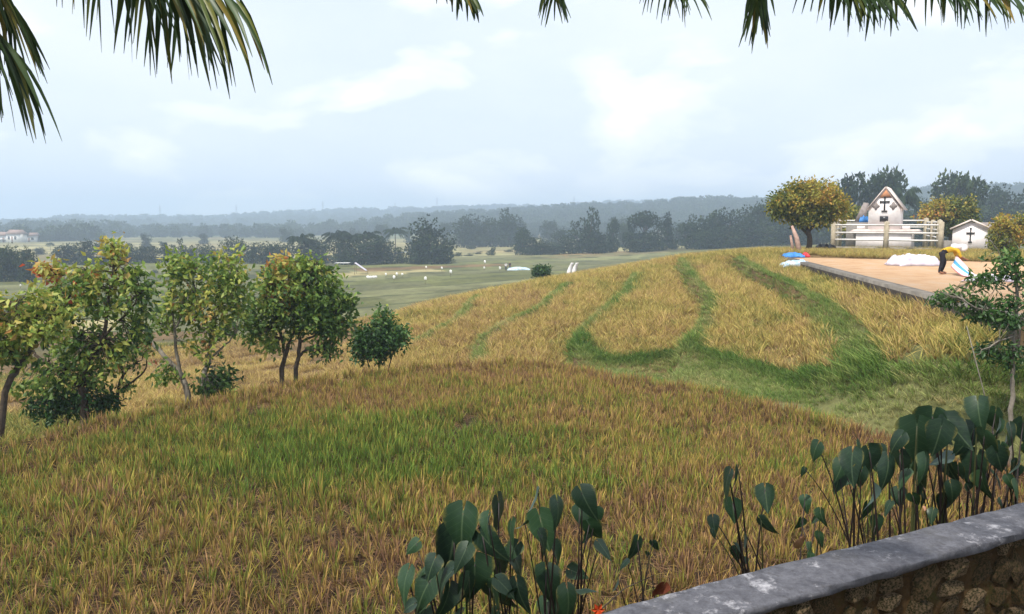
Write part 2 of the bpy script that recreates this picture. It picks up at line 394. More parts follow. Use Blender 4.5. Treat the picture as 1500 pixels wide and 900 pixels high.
def clump(name, n, hgt, spread, lean, width, m, seg=3, droop=.5, seed=0, flat=False):
    r = np.random.default_rng(seed); V = []; Fq = []; Ft = []; bl = []; hg = []; b = 0
    for i in range(n):
        a = r.uniform(0, 6.283); q = spread*math.sqrt(r.uniform()); x, y = q*math.cos(a), q*math.sin(a)
        a += r.normal(0, .6); h = hgt*r.uniform(.55, 1.1); ln = lean*r.uniform(.2, 1.3); wd = width*r.uniform(.6, 1.2)
        bv = r.uniform(); ta = r.uniform(0, 6.283); tx, ty = math.cos(ta), math.sin(ta)
        for k_ in range(seg+1):
            s = k_/seg; off = ln*h*(s*.6+droop*s*s); z = h*(s-droop*.55*s*s*min(1, ln)) if not flat else .02+.04*bv+.05*s*(1-s)
            if flat: off = h*s
            cxx, cyy = x+math.cos(a)*off, y+math.sin(a)*off; wk = wd*(1-.75*s*s)*.5
            if k_ < seg:
                V += [(cxx-tx*wk, cyy-ty*wk, z), (cxx+tx*wk, cyy+ty*wk, z)]; bl += [bv]*2; hg += [s]*2
            else: V.append((cxx, cyy, z)); bl.append(bv); hg.append(s)
        for k_ in range(seg-1): Fq.append((b+2*k_, b+2*k_+1, b+2*k_+3, b+2*k_+2))
        Ft.append((b+2*seg-2, b+2*seg-1, b+2*seg)); b += 2*seg+1
    return mesh_np(name, V, [Fq, Ft], [m], {'blade': np.array(bl), 'hgt': np.array(hg)})
SG = lambda *c: s2l(*c)
M['rice'] = plant('rice_straw_and_leaf', [(0, SG(104, 122, 60)), (.25, SG(146, 146, 78)), (.45, SG(192, 176, 96)), (.65, SG(206, 180, 110)), (.85, SG(188, 156, 108)), (1, SG(144, 118, 88))], SG(128, 100, 66), .5)
M['stub'] = plant('rice_stubble', [(0, SG(94, 126, 48)), (.25, SG(140, 154, 62)), (.45, SG(170, 156, 72)), (.62, SG(190, 158, 86)), (.8, SG(180, 140, 102)), (1, SG(130, 98, 78))], SG(86, 64, 46), .7, .25, .8)  # stubble brown darkened to carry foreground shade, feet darkest for gaps between clumps
M['grass'] = plant('green_grass', [(0, SG(82, 116, 46)), (.35, SG(122, 146, 70)), (.6, SG(158, 164, 98)), (.8, SG(186, 176, 118)), (1, SG(190, 168, 120))], SG(104, 104, 58), .4)
rice_p = [clump('ripe_rice', 26, .46, .08, .62, .021, M['rice'], 3, .75, 100+i) for i in range(6)]
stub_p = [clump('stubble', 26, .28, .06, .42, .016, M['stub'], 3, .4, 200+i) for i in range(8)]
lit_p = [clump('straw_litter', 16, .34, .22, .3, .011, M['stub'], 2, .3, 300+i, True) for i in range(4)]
grass_p = [clump('grass_tuft', 30, .30, .12, .8, .014, M['grass'], 3, .8, 400+i) for i in range(5)]
def grid(x0, x1, y0, y1, sp, ang, jit, seed):
    r = np.random.default_rng(seed); L = math.hypot(x1-x0, y1-y0)/2+1; k_ = np.arange(-L, L, sp)
    X, Y = np.meshgrid(k_, k_); X = X.ravel()+r.normal(0, jit, X.size); Y = Y.ravel()+r.normal(0, jit, Y.size)
    ca, sa = math.cos(ang), math.sin(ang); x = X*ca-Y*sa+(x0+x1)/2; y = X*sa+Y*ca+(y0+y1)/2
    k_ = (x > x0) & (x < x1) & (y > y0) & (y < y1) & (np.abs(x) < .70*y+2.2)
    return x[k_], y[k_]
def qwall(x, y): return (x-WALL_A[0])*WALL_N[0]+(y-WALL_A[1])*WALL_N[1]
def bund_d(x, y):
    best = np.full(x.shape, 9.)
    for b, wd, dr in BUNDS: best = np.minimum(best, dline(x, y, b)[0]/wd)
    return best
PATH = [(5.0, 24.8)]+[]
HILLFOOT = [G(px, py) for px, py in ((838, 515), (900, 528), (990, 518), (1080, 528), (1180, 545), (1300, 545), (1400, 540), (1500, 545))]
BAND = [G(838, 515)]+HILLFOOT+[(14, 12.5), (11, 6)]+[(8.6, 11.5)]+[p for p in FRONT[7:12]][::-1]
def uniform(n, r): return r.uniform(0, 1, n)
def place(name, label, cat, x, y, sc, tint, protos, seed, dz=-.02):
    r = np.random.default_rng(seed); n = len(x); z = H(x, y)+dz
    scatter(name, label, np.c_[x, y, z], r.uniform(0, 6.283, n), sc*r.uniform(.75, 1.2, n), np.clip(tint, 0, .88), r.integers(0, len(protos), n), protos, cat)
# front terrace: cut rice, part regrown
x, y = grid(-20, 13, 4, 24, .20, .3, .03, 1)
d, _ = dline(x, y, FRONT, True)
k = inpoly(x, y, FRONT) & (qwall(x, y) > 1.6); x, y, d = x[k], y[k], d[k]
band = np.exp(-(((x+2.6+.25*(y-14))/4.4)**2+((y-13.8-.12*x)/2.5)**2))
tint = .61-.04*(x < 0)+.70*(fbm(x, y, 2.6, 61)-.5)+.5*(fbm(x, y, .7, 62, 2)-.5)+RNG.normal(0, .13, len(x))-.46*band-.25*np.exp(-((x+8)/3)**2-((y-9)/2)**2)+.03*sstep(2, 6, x)
keep = fbm(x, y, .9, 63)+.2*np.exp(-((x-6.0)/1.8)**2-((y-14.6)/3)**2) > .20+.10*(tint-.5); x, y, tint, d, band = x[keep], y[keep], tint[keep], d[keep], band[keep]
sc = .85+.35*fbm(x, y, 1.4, 64)+.2*band*(y > 10)
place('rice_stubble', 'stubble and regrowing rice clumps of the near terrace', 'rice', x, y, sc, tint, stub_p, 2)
x, y = grid(-20, 13, 4, 23, .26, .1, .09, 3); k = inpoly(x, y, FRONT) & (qwall(x, y) > 1.2); x, y = x[k], y[k]
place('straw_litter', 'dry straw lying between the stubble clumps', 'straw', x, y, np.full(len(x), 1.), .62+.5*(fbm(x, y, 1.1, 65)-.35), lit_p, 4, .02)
# ripe rice on the terraced slope
x, y = grid(-24, 45, 13, 58, .235, .5, .06, 5)
b = bund_d(x, y); inb = inpoly(x, y, BAND); inf = inpoly(x, y, FRONT); dd, _ = dline(x, y, DRY, True); ind = inpoly(x, y, DRY)
dfr, _ = dline(x, y, FRONT, True); rr_ = np.hypot(x, y)
hillk = (x > -6.5+(y-26)*.02) & (rr_ < 60) & ((x > .3) | (y > 24.6))
lowk = (x <= -6.5+(y-26)*.02) & (y < 52)
ok = (b > 1) & ~inb & ~inf & ~ind & (dd > .28) & (dfr > .9) & (hillk | lowk)
T = .53+.6*(fbm(x, y, 5, 71)-.5)+.4*(fbm(x, y, .9, 72, 2)-.5)+RNG.normal(0, .12, len(x))+np.where(lowk, .08-.5*(fbm(x, y, 6, 75) > .55), 0)
T = T-.20*np.exp(-(dline(x, y, BUNDS[2][0])[0]/1.2)**2)+.12*sstep(1, -6, x)
k = ok & (fbm(x, y, 1.2, 73) > np.where(lowk, .46, .24)); fr = RNG.uniform(0, 1, len(x)) < np.where(rr_ > 38, .75, 1.); k &= fr
place('ripe_rice', 'ripe yellow rice standing on the terraced slope', 'rice', x[k], y[k], np.where(lowk, .75, .95)[k]*(.85+.3*fbm(x, y, 2, 74))[k], T[k], rice_p, 6)
# grass on bunds, path and bank
x, y = grid(-16, 22, 8, 52, .15, .2, .05, 7)
b = bund_d(x, y); inb = inpoly(x, y, BAND); inf = inpoly(x, y, FRONT); ind = inpoly(x, y, DRY); dfr, _ = dline(x, y, FRONT, True)
dirt = fbm(x, y, 1.6, 81); dh, _ = dline(x, y, HILLFOOT)
pathd = dfr < .55
k = (((b < 1.25) & ~inf) | (inb & ~inf) | ((dfr < .95) & ~inf)) & ~ind & ~(inb & (dirt < .26) & (dh > .7))
tint = .40+.7*(dirt-.5)+.4*(fbm(x, y, .6, 82)-.5)+RNG.normal(0, .1, len(x))-.30*np.exp(-(dh/.7)**2)+np.where(x < 0, .12, 0)+.25*np.exp(-((dfr-.45)/.35)**2)
sc = .55+.65*np.exp(-(dh/.5)**2)+.5*(fbm(x, y, .7, 83)-.3)+np.where(b < 1.25, .15, 0)-.2*(inb & (dfr > .2) & (dfr < .65) & (fbm(x, y, .5, 89) < .62))
place('bund_grass', 'green grass on the bunds and along the field path', 'grass', x[k], y[k], np.clip(sc, .42, 1.6)[k], tint[k], grass_p, 8)
x, y = grid(-2, 8, 2.2, 9, .12, .2, .05, 9); q = qwall(x, y); k = (q > .10) & (q < 2.6) & (fbm(x, y, .6, 84) > np.where(q < .8, .5, .36)); x, y = x[k], y[k]
place('bank_grass', 'grass on the bank behind the parapet wall', 'grass', x, y, (.35+.45*fbm(x, y, .8, 85)), .45+.5*(fbm(x, y, .5, 86)-.4), grass_p, 10)
# verge of standing rice in front of the fenced tomb
x, y = grid(13, 45, 36, 60, .26, .1, .08, 11); ind = inpoly(x, y, DRY); dd, _ = dline(x, y, DRY, True)
k = ~ind & (dd > .3) & (y > 37) & (x > 15.5) & (dd < 12); x, y = x[k], y[k]
place('verge_rice', 'yellow rice standing between the drying floor and the tombs', 'rice', x, y, np.full(len(x), .8), .52+.5*(fbm(x, y, 1.2, 87)-.5), rice_p, 12)

# ================================================================ parapet wall
def wpt(s, q, z): p = WALL_A+WALL_D*s+WALL_N*q; return (p[0], p[1], z)
M['concrete'] = m = None
m, t = mat('weathered_concrete'); M['concrete'] = m
n = noise(t, 5, 8, .7); n2_ = noise(t, 1.7, 6, .65); n3 = noise(t, 55, 4, .6)
c = mixc(t, ramp(t, noise(t, 16, 10, .8), [(.34, (0, 0, 0)), (.66, (1, 1, 1))]), SG(64, 64, 70), SG(106, 106, 112))
c = mixc(t, ramp(t, n2_, [(.52, (0, 0, 0)), (.66, (.75, .75, .75))]), c, SG(70, 68, 62))
c = mixc(t, ramp(t, n3, [(.55, (0, 0, 0)), (.75, (.6, .6, .6))]), c, SG(60, 58, 56))
c = mixc(t, ramp(t, noise(t, 9, 7, .75), [(.56, (0, 0, 0)), (.68, (.7, .7, .7))]), c, SG(186, 184, 188))
out(t, bsdf(t, c, .92, .2, math_n(t, 'ADD', n, math_n(t, 'MULTIPLY', n3, .5)), .6, .012))
m, t = mat('mossy_mortar'); M['mortar'] = m
n = noise(t, 4, 8, .7); n3 = noise(t, 40, 5, .65)
c = ramp(t, n, [(.3, SG(44, 34, 20)), (.48, SG(74, 56, 34)), (.6, SG(54, 56, 24)), (.75, SG(112, 90, 62))])
out(t, bsdf(t, c, .97, .1, math_n(t, 'ADD', n3, n), .9, .03))
m, t = mat('mossy_rubble_stone'); M['rubble'] = m
ri = N(t, 'ShaderNodeObjectInfo').outputs['Random']
n = noise(t, 7, 8, .7); n3 = noise(t, 60, 5, .65)
c = mixc(t, ri, SG(92, 70, 46), SG(156, 132, 104))
c = mixc(t, ramp(t, n, [(.42, (0, 0, 0)), (.58, (1, 1, 1))]), c, SG(40, 44, 18))
c = mixc(t, ramp(t, n3, [(.5, (0, 0, 0)), (.72, (.8, .8, .8))]), c, SG(46, 36, 22))
out(t, bsdf(t, c, .96, .15, math_n(t, 'ADD', n3, n), .8, .02))
wall = empty('parapet_wall', wpt(1.2, -.1, EYE-1.75)); tag(wall, 'low mossy rubble parapet wall with a weathered concrete cap', 'wall')
inv = Matrix.Translation(-Vector(wall.location))
def wl(P): return [Vector(p)-Vector(wall.location) for p in P]
b = MB()
L0, L1 = -7.0, 7.0
b.add(wl([wpt(s, q, z) for s in (L0, L1) for q, z in ((-.17, EYE-2.0), (-.03, EYE-2.0), (-.03, EYE-1.284), (-.17, EYE-1.284))]), [[(0, 3, 2, 1), (4, 5, 6, 7), (0, 1, 5, 4), (1, 2, 6, 5), (2, 3, 7, 6), (3, 0, 4, 7)]])
b.build('mortar_core', M['mortar'], wall)
# cap: a cast strip with a worn, slightly wavy profile
b = MB(); ns = 180; prof = [(-.200, -.036), (-.210, -.032), (-.212, -.007), (-.208, -.001), (-.15, .001), (-.10, .003), (-.05, .001), (-.008, .0), (.002, -.012), (0, -.036)]
V = []; rs = np.random.default_rng(5)
for i in range(ns+1):
    s = L0+(L1-L0)*i/ns
    for j, (q, z) in enumerate(prof):
        e = .010 if j in (1, 2, 3) else .004
        V.append(wpt(s, q+rs.normal(0, e*.5)+.010*math.sin(s*2.1+1), EYE-1.25+z+rs.normal(0, .0022)+.006*math.sin(s*1.3)))
k_ = len(prof)
b.add(wl(V), [[(i*k_+j, i*k_+(j+1) % k_, (i+1)*k_+(j+1) % k_, (i+1)*k_+j)[::-1] for i in range(ns) for j in range(k_)]])
b.build('cap', M['concrete'], wall, False)
# rubble face: each stone its own lump, shared shapes
def lump(name, seed, m, n=2, rough=.22):
    bm = bmesh.new(); bmesh.ops.create_icosphere(bm, subdivisions=n, radius=1); r = random.Random(seed)
    ph = [(r.uniform(-1, 1), r.uniform(-1, 1), r.uniform(-1, 1), r.uniform(2, 4), r.uniform(0, 6)) for _ in range(5)]
    for v in bm.verts:
        k_ = 1+sum(rough*.45*math.sin((v.co.x*a+v.co.y*b_+v.co.z*c_)*f+p) for a, b_, c_, f, p in ph)
        v.co *= k_
        for ax in range(3): v.co[ax] = math.copysign(abs(v.co[ax])**.75, v.co[ax])
    me = bpy.data.meshes.new(name); bm.to_mesh(me); bm.free(); me.materials.append(m)
    return me
st_p = [lump('stone', 30+i, M['rubble'], 1, .35) for i in range(7)]
rs = random.Random(11); nst = 0
s = .2
while s < 4.2:
    wd = rs.uniform(.09, .19); z = EYE-1.285
    while z > EYE-1.80:
        hh = rs.uniform(.06, .14)
        o = bpy.data.objects.new('stone', rs.choice(st_p)); C.objects.link(o); o.parent = wall
        p = wpt(s+wd/2+rs.uniform(-.02, .02), -.165, z-hh/2); o.location = Vector(p)-Vector(wall.location)
        o.scale = (wd*.56, rs.uniform(.018, .04), hh*.58); o.rotation_euler = (rs.uniform(-.25, .25), rs.uniform(-.5, .5), math.atan2(WALL_D[1], WALL_D[0])+rs.uniform(-.2, .2)); nst += 1
        z -= hh
    s += wd
# the path behind the wall
M['path'] = plain('packed_earth', SG(104, 92, 74), .95, .1, .35, 3, .5, .03)
b = MB(); P = [wpt(s, q, EYE-1.744) for s, q in ((-9, -.24), (9, -.24), (9, -4.5), (-9, -4.5))]
b.add(P, [[(0, 3, 2, 1)]]); tag(b.build('path', M['path']), kind='structure')

# ================================================================ drying floor
M['floorc'] = m = None
m, t = mat('sun_dried_grain_on_concrete'); M['floorc'] = m
n = noise(t, 1.2, 7, .6); n3 = noise(t, 30, 5, .7)
c = ramp(t, n, [(.3, SG(172, 138, 108)), (.5, SG(190, 158, 126)), (.68, SG(186, 164, 142))])
c = mixc(t, ramp(t, n3, [(.45, (0, 0, 0)), (.7, (.5, .5, .5))]), c, SG(170, 126, 84))
out(t, bsdf(t, c, .95, .1, n3, .6, .02))
M['kerb'] = plain('grey_kerb_concrete', SG(122, 116, 108), .9, .2, .4, 3)
cx_ = sum(p[0] for p in DRY)/len(DRY); cy_ = sum(p[1] for p in DRY)/len(DRY)
b = MB(); n_ = len(DRY); zt = EYE-1.84
b.add([(x, y, zt) for x, y in DRY]+[(x, y, EYE-2.7) for x, y in DRY], [[(i, (i+1) % n_, n_+(i+1) % n_, n_+i) for i in range(n_)]])
b.F.setdefault(n_, []).append(np.array([list(range(n_))]))
floor = tag(b.build('drying_floor', M['floorc']), kind='structure')
b = MB()
def kerb(P, wd, top, bot):
    for i in range(len(P)-1):
        a_, c_ = np.array(P[i]), np.array(P[i+1]); dv = (c_-a_)/np.linalg.norm(c_-a_); nv = np.array([-dv[1], dv[0]])
        e0 = a_-nv*.06; e1 = c_-nv*.06; f0 = a_+nv*wd; f1 = c_+nv*wd
        V = [(*e0, bot), (*e1, bot), (*f1, bot), (*f0, bot), (*e0, top), (*e1, top), (*f1, top), (*f0, top)]
        b.add(V, [[(3, 2, 1, 0), (4, 5, 6, 7), (0, 1, 5, 4), (1, 2, 6, 5), (2, 3, 7, 6), (3, 0, 4, 7)]])
kerb([DRY[0], DRY[3]], .34, EYE-1.80, EYE-2.9)
kb = b.build('kerb', M['kerb'], floor)
M['kerbdark'] = plain('dark_cement', SG(62, 56, 50), .95, .1, .4, 2)  # darker sheet over the kerb's outer side, below its lighter top
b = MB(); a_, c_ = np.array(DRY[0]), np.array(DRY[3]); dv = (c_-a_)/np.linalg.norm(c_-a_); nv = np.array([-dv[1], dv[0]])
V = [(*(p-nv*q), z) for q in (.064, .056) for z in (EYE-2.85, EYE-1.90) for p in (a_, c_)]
b.add(V, [[(0, 1, 3, 2), (4, 6, 7, 5), (2, 3, 7, 6), (0, 4, 5, 1), (0, 2, 6, 4), (1, 5, 7, 3)]]); b.build('dark_face', M['kerbdark'], kb)

# ================================================================ tombs and fence
M['white'] = m = None
m, t = mat('stained_white_plaster'); M['white'] = m
n = noise(t, 1.6, 7, .65); n3 = noise(t, 14, 5, .6)
c = mixc(t, ramp(t, n, [(.48, (0, 0, 0)), (.75, (.7, .7, .7))]), SG(240, 232, 230), SG(204, 192, 186))
out(t, bsdf(t, c, .85, .2, n3, .1, .01))
M['wpaint'] = plain('white_paint', SG(222, 218, 214), .7, .3, .15, 5)
M['rooftrim'] = plain('pinkish_cement_roof', SG(222, 206, 198), .85, .2, .25, 3)
M['rust'] = plain('orange_stained_plaster', SG(196, 140, 104), .9, .15, .35, 2)
M['black'] = plain('black_paint', SG(28, 27, 28), .5, .4, .2, 5)
M['darkhole'] = plain('dark_glass', SG(40, 38, 40), .3, .5, .2, 5)
M['greyd'] = plain('grey_relief_plaster', SG(150, 140, 136), .9, .2, .3, 4)
M['post'] = plain('tan_cement_post', SG(176, 164, 142), .9, .2, .3, 5)
M['greycem'] = plain('bare_cement', SG(142, 136, 130), .92, .2, .35, 2)
def cross(parent, w_, h_, x, y, z, foot=True):
    """latin cross on a front face looking towards -y"""
    b = MB(); tk = w_*.17
    b.box((x-tk/2, y-.06, z), (x+tk/2, y, z+h_)); b.box((x-w_/2, y-.062, z+h_*.62), (x+w_/2, y-.002, z+h_*.62+tk))
    for sx in (-1, 1): b.box((x+sx*w_/2-tk*.3, y-.064, z+h_*.62-tk*.3), (x+sx*w_/2+tk*.3, y-.004, z+h_*.62+tk*1.3))
    b.box((x-tk*.8, y-.066, z+h_-tk*.3), (x+tk*.8, y-.006, z+h_+tk*.3))
    if foot: b.box((x-w_*.33, y-.07, z-.02), (x+w_*.33, y-.001, z+h_*.07))
    return b.build('cross', M['black'], parent)
# main tomb
D = 55.0; c0 = U(1293, 360, D); gx0 = c0.x; s_ = D/FPX
gz0 = Hs(gx0, D)-.05
rz = math.atan2(gx0, D)*-1*.0
def zpx(py, d=D): return U(750, py, d).z
tomb = empty('tall_tomb', (gx0, D, gz0)); tomb.rotation_euler.z = math.radians(-30); tag(tomb, 'tall white gabled tomb with a black cross inside the rail fence', 'tomb')
Z = lambda py: zpx(py)-gz0
X = lambda px: (px-1293)*s_*1.0
b = MB(); b.box((X(1257), -.3, 0), (X(1330), 3.2, Z(339))); base = b.build('plinth', M['white'], tomb)
b = MB(); b.prism([(X(1247), Z(340)), (X(1342), Z(340)), (X(1336), Z(336.5)), (X(1254), Z(336.5))], -.5, 3.4); b.build('ledge', M['rooftrim'], tomb)
b = MB(); b.prism([(X(1272), Z(336.4)), (X(1314), Z(336.4)), (X(1314), Z(306)), (X(1294), Z(276)), (X(1272), Z(306))], 0, 2.6); body = b.build('body', M['white'], tomb)
b = MB()
def roofslab(b, x0, z0, x1, z1, th, y0, y1):
    dx, dz = x1-x0, z1-z0; L = math.hypot(dx, dz); nx, nz = -dz/L*th, dx/L*th
    if nz < 0: nx, nz = -nx, -nz
    b.prism([(x0, z0), (x1, z1), (x1+nx, z1+nz), (x0+nx, z0+nz)], y0, y1)
b1 = MB(); roofslab(b1, X(1269.5), Z(308), X(1294), Z(274.5), .06, -.16, 2.8)
rf = b1.build('roof_slope', M['rooftrim'], tomb)
b1 = MB(); roofslab(b1, X(1318.5), Z(308), X(1294.1), Z(274.5), .06, -.16, 2.8); b1.build('roof_slope', M['rooftrim'], tomb)
b1 = MB(); b1.prism([(X(1285.5), Z(289.5)), (X(1302), Z(289.5)), (X(1294), Z(277.5))], -.05, -.004); b1.build('gable_panel', M['rust'], tomb)
cross(tomb, .56, .98, 0, -.003, Z(310))
b1 = MB(); b1.box((X(1287.5), -.05, Z(325)), (X(1298.5), -.003, Z(317))); b1.build('niche_window', M['darkhole'], tomb)
for px in (1281.5, 1304.5):
    b1 = MB(); r_ = .20
    V = [(X(px), -.045, Z(302))]+[(X(px)+r_*(1+.25*math.cos(4*a_))*math.cos(a_), -.03, Z(302)+r_*1.15*(1+.25*math.cos(4*a_))*math.sin(a_)) for a_ in [i*math.pi/8 for i in range(16)]]
    V += [(v[0], -.002, v[2]) for v in V[1:]]
    b1.add(V, [[(0, 1+(i+1) % 16, 1+i) for i in range(16)], [(1+i, 1+(i+1) % 16, 17+(i+1) % 16, 17+i) for i in range(16)]]); b1.build('relief_motif', M['greyd'], tomb)
for sx in (X(1258), X(1318)):
    b1 = MB(); b1.box((sx, -.28, Z(336.3)), (sx+.45, .3, Z(331))); b1.build('corner_block', M['white'], tomb)
# second, smaller grave block with leaning headstone to the left of it
D2 = 58.0; c0 = U(1259, 360, D2); g2 = empty('grave_block', (c0.x, D2, Hs(c0.x, D2)-.03)); g2.rotation_euler.z = math.radians(-27); tag(g2, 'weathered grey grave with a slanted headstone behind the fence', 'grave')
zb = lambda py: zpx(py, D2)-g2.location.z
b = MB(); b.box((-.9, -.5, 0), (.9, .9, zb(326))); b.build('plinth', M['greycem'], g2)
b = MB(); b.prism([(-.42, zb(325.8)), (.28, zb(325.8)), (.5, zb(298)), (.16, zb(297))], -.2, .1); b.build('headstone', M['greyd'], g2)
M['blue'] = plain('blue_tarpaulin', SG(62, 132, 204), .5, .4, .3, 4)
def cloth(name, w_, l_, h_, m, seed, n=22, fold=1.0):
    """a crumpled sheet lying in a heap: w_ x l_ with height h_"""
    r = np.random.default_rng(seed); u, v = np.meshgrid(np.linspace(-1, 1, n), np.linspace(-1, 1, n))
    ang = r.uniform(0, 6, 5); q = np.sqrt(np.clip(1-(u*u)**2, 0, 1)*np.clip(1-(v*v)**2, 0, 1))
    x = u*w_/2*(1+.12*np.sin(4*v+ang[0])); y = v*l_/2*(1+.12*np.sin(5*u+ang[1]))
    z = fbm(u+9, v+9, .55/fold, seed, 3); z2 = np.abs(np.sin((u*math.cos(ang[2])+v*math.sin(ang[2]))*5*fold+3*fbm(u+3, v+3, .8, seed+9)))
    z = h_*q*(.25+.75*z+.35*z2*q)+.012
    i, j = np.meshgrid(np.arange(n-1), np.arange(n-1), indexing='ij'); i = i.ravel(); j = j.ravel()
    F = np.c_[i*n+j, i*n+j+1, (i+1)*n+j+1, (i+1)*n+j]
    me = mesh_np(name, np.c_[x.ravel(), y.ravel(), z.ravel()], [F], [m], {'u': u.ravel(), 'v': v.ravel()}, True)
    return me
def solid(o, th=.012):
    md = o.modifiers.new('thickness', 'SOLIDIFY'); md.thickness = th; return o
o = link('blue_tarpaulin', cloth('blue_tarpaulin', .75, .6, .5, M['blue'], 4)); o.location = (g2.location.x+.15, D2-.1, g2.location.z+zb(326)-.01); solid(o)
tag(o, 'bright blue sheet bundled on the grey grave behind the fence', 'tarpaulin')
# fence: two parallel runs, each run a thing with posts and rails
def fence(name, label, pts, rails, d_list, post_top, post_w):
    r0 = empty(name, (pts[0][0], pts[0][1], Hs(*pts[0]))); O = Vector(r0.location); tag(r0, label, 'fence', 'tomb enclosure')
    for (x, y) in pts:
        b = MB(); zt = post_top; zb_ = Hs(x, y)-.1; w2 = post_w/2
        b.box((x-w2-O.x, y-w2-O.y, zb_-O.z), (x+w2-O.x, y+w2-O.y, zt-O.z))
        b.add([(x-w2-O.x, y-w2-O.y, zt-O.z+.003), (x+w2-O.x, y-w2-O.y, zt-O.z+.003), (x+w2-O.x, y+w2-O.y, zt-O.z+.003), (x-w2-O.x, y+w2-O.y, zt-O.z+.003), (x-O.x, y-O.y, zt-O.z+.10)], [[(0, 1, 4), (1, 2, 4), (2, 3, 4), (3, 0, 4)]])
        b.build('post', M['post'], r0)
    for zr in rails:
        for (x0, y0), (x1, y1) in zip(pts[:-1], pts[1:]):
            b = MB(); b.tube([Vector((x0, y0-.02, zr))-O, Vector((x1, y1-.02, zr))-O], [.055, .055], 4); b.build('rail', M['wpaint'], r0)
    return r0
DF, DB = 51.0, 61.0
def fx(px, d): return (px-750)/FPX*d*1.004
fence('rail_fence', 'white rail fence in front of the tall tomb, on tan posts', [(fx(px, d_), d_) for px, d_ in ((1217, 53.2), (1294, 51), (1373, 48.8))], [zpx(py, DF) for py in (330, 341.5, 352)], None, zpx(326, DF), .25)
fence('rail_fence', 'white rail fence running behind the tall tomb', [(fx(px, d_), d_) for px, d_ in ((1226, 62), (1294, 60.4), (1351, 59.2))], [zpx(py, DB) for py in (323.5, 333, 342)], None, zpx(321, DB), .26)
fence('rail_fence', 'short white rail fence closing the enclosure beside the small tomb', [(fx(1371, 49.6), 49.6), (fx(1361, 54.5), 54.5), (fx(1352, 58.8), 58.8)], [zpx(py, 57) for py in (326, 336, 346)], None, zpx(324, 56.5), .24)
fence('rail_fence', 'short white rail fence closing the enclosure beside the broad yellow tree', [(fx(1218, 54), 54.), (fx(1225, 61.4), 61.4)], [zpx(py, 56) for py in (326, 336, 346)], None, zpx(324, 56), .24)
# cement kerb of the enclosure
b = MB(); x0, x1 = fx(1219, DF), fx(1371, DF); zz = Hs((x0+x1)/2, DF)
b.add([(x0, 53.5, zz-.3), (x1, 49.2, zz-.3), (x1, 49.4, zz-.3), (x0, 53.7, zz-.3), (x0, 53.5, zz+.42), (x1, 49.2, zz+.42), (x1, 49.4, zz+.42), (x0, 53.7, zz+.42)], [[(3, 2, 1, 0), (4, 5, 6, 7), (0, 1, 5, 4), (1, 2, 6, 5), (2, 3, 7, 6), (3, 0, 4, 7)]]); tag(b.build('enclosure_kerb', M['greycem']), 'bare cement footing wall under the tomb fence', 'wall')
# small tomb
D3 = 48.0; c0 = U(1420, 360, D3); g3 = empty('small_tomb', (c0.x, D3, Hs(c0.x, D3)-.04)); g3.rotation_euler.z = math.radians(-29); tag(g3, 'small white house shaped tomb with black cross beside the fence', 'tomb')
z3 = lambda py: zpx(py, D3)-g3.location.z
x3 = lambda px: (px-1420)*D3/FPX
b = MB(); b.prism([(x3(1397.5), 0), (x3(1442.5), 0), (x3(1442.5), z3(337)), (x3(1421), z3(325)), (x3(1397.5), z3(337))], 0, 2.2); b.build('body', M['white'], g3)
for sg, xe in ((1, 1394.5), (-1, 1447)):
    b = MB(); roofslab(b, x3(xe), z3(337.2), x3(1421+.03*sg), z3(323.6), .10, -.18, 2.4); b.build('roof_slope', M['rooftrim'], g3)
cross(g3, .40, .86, x3(1420.5), -.004, z3(355.5), False)
b = MB(); b.box((x3(1418), -.065, z3(356)), (x3(1423), -.003, z3(354))); b.build('cross_foot', M['black'], g3)
b = MB(); b.box((x3(1386), .1, 0), (x3(1397), .9, z3(353))); b.build('step_block', M['greycem'], g3)
# grey low roof behind the small tomb
D4 = 58.0; c0 = U(1455, 350, D4); g4 = empty('low_tomb', (c0.x, D4, Hs(c0.x, D4)-.04)); g4.rotation_euler.z = math.radians(-29); tag(g4, 'low grey roofed tomb half hidden behind the small white tomb', 'tomb')
z4 = lambda py: zpx(py, D4)-g4.location.z
b = MB(); b.box((-1.3, 0, 0), (1.3, 1.6, z4(338))); b.build('body', M['greycem'], g4)
b = MB(); b.prism([(-1.5, z4(338)+.003), (1.5, z4(338)+.003), (1.1, z4(326)), (-1.1, z4(326))], -.2, 1.8); b.build('roof', M['greyd'], g4)

# ================================================================ things on the drying floor
FZ = EYE-1.84
def on_floor(px, py): return at_z(px, py, FZ)
m, t = mat('white_woven_plastic'); M['wcloth'] = m
n = noise(t, 3, 6, .6); c = mixc(t, ramp(t, n, [(.45, (0, 0, 0)), (.7, (1, 1, 1))]), SG(212, 206, 216), SG(178, 172, 192))
c = mixc(t, ramp(t, attr(t, 'v'), [(.70, (0, 0, 0)), (.72, (.8, .8, .8)), (.78, (.8, .8, .8)), (.8, (0, 0, 0))]), c, SG(196, 120, 130))
out(t, bsdf(t, c, .7, .3))
p = on_floor(1338, 389); o = link('white_sheet', cloth('white_sheet', 2.1, 1.4, .44, M['wcloth'], 12, 44, 2.4)); o.location = (p[0], p[1], FZ); solid(o); tag(o, 'white plastic sheet lying in a crumpled heap on the drying floor', 'sheet')
p = on_floor(1365, 389); o = link('white_sheet', cloth('white_sheet', .9, .9, .34, M['wcloth'], 19, 24, 1.4)); o.location = (p[0], p[1]+.5, FZ); solid(o); tag(o, 'smaller folded white sheet beside the bending person', 'sheet')
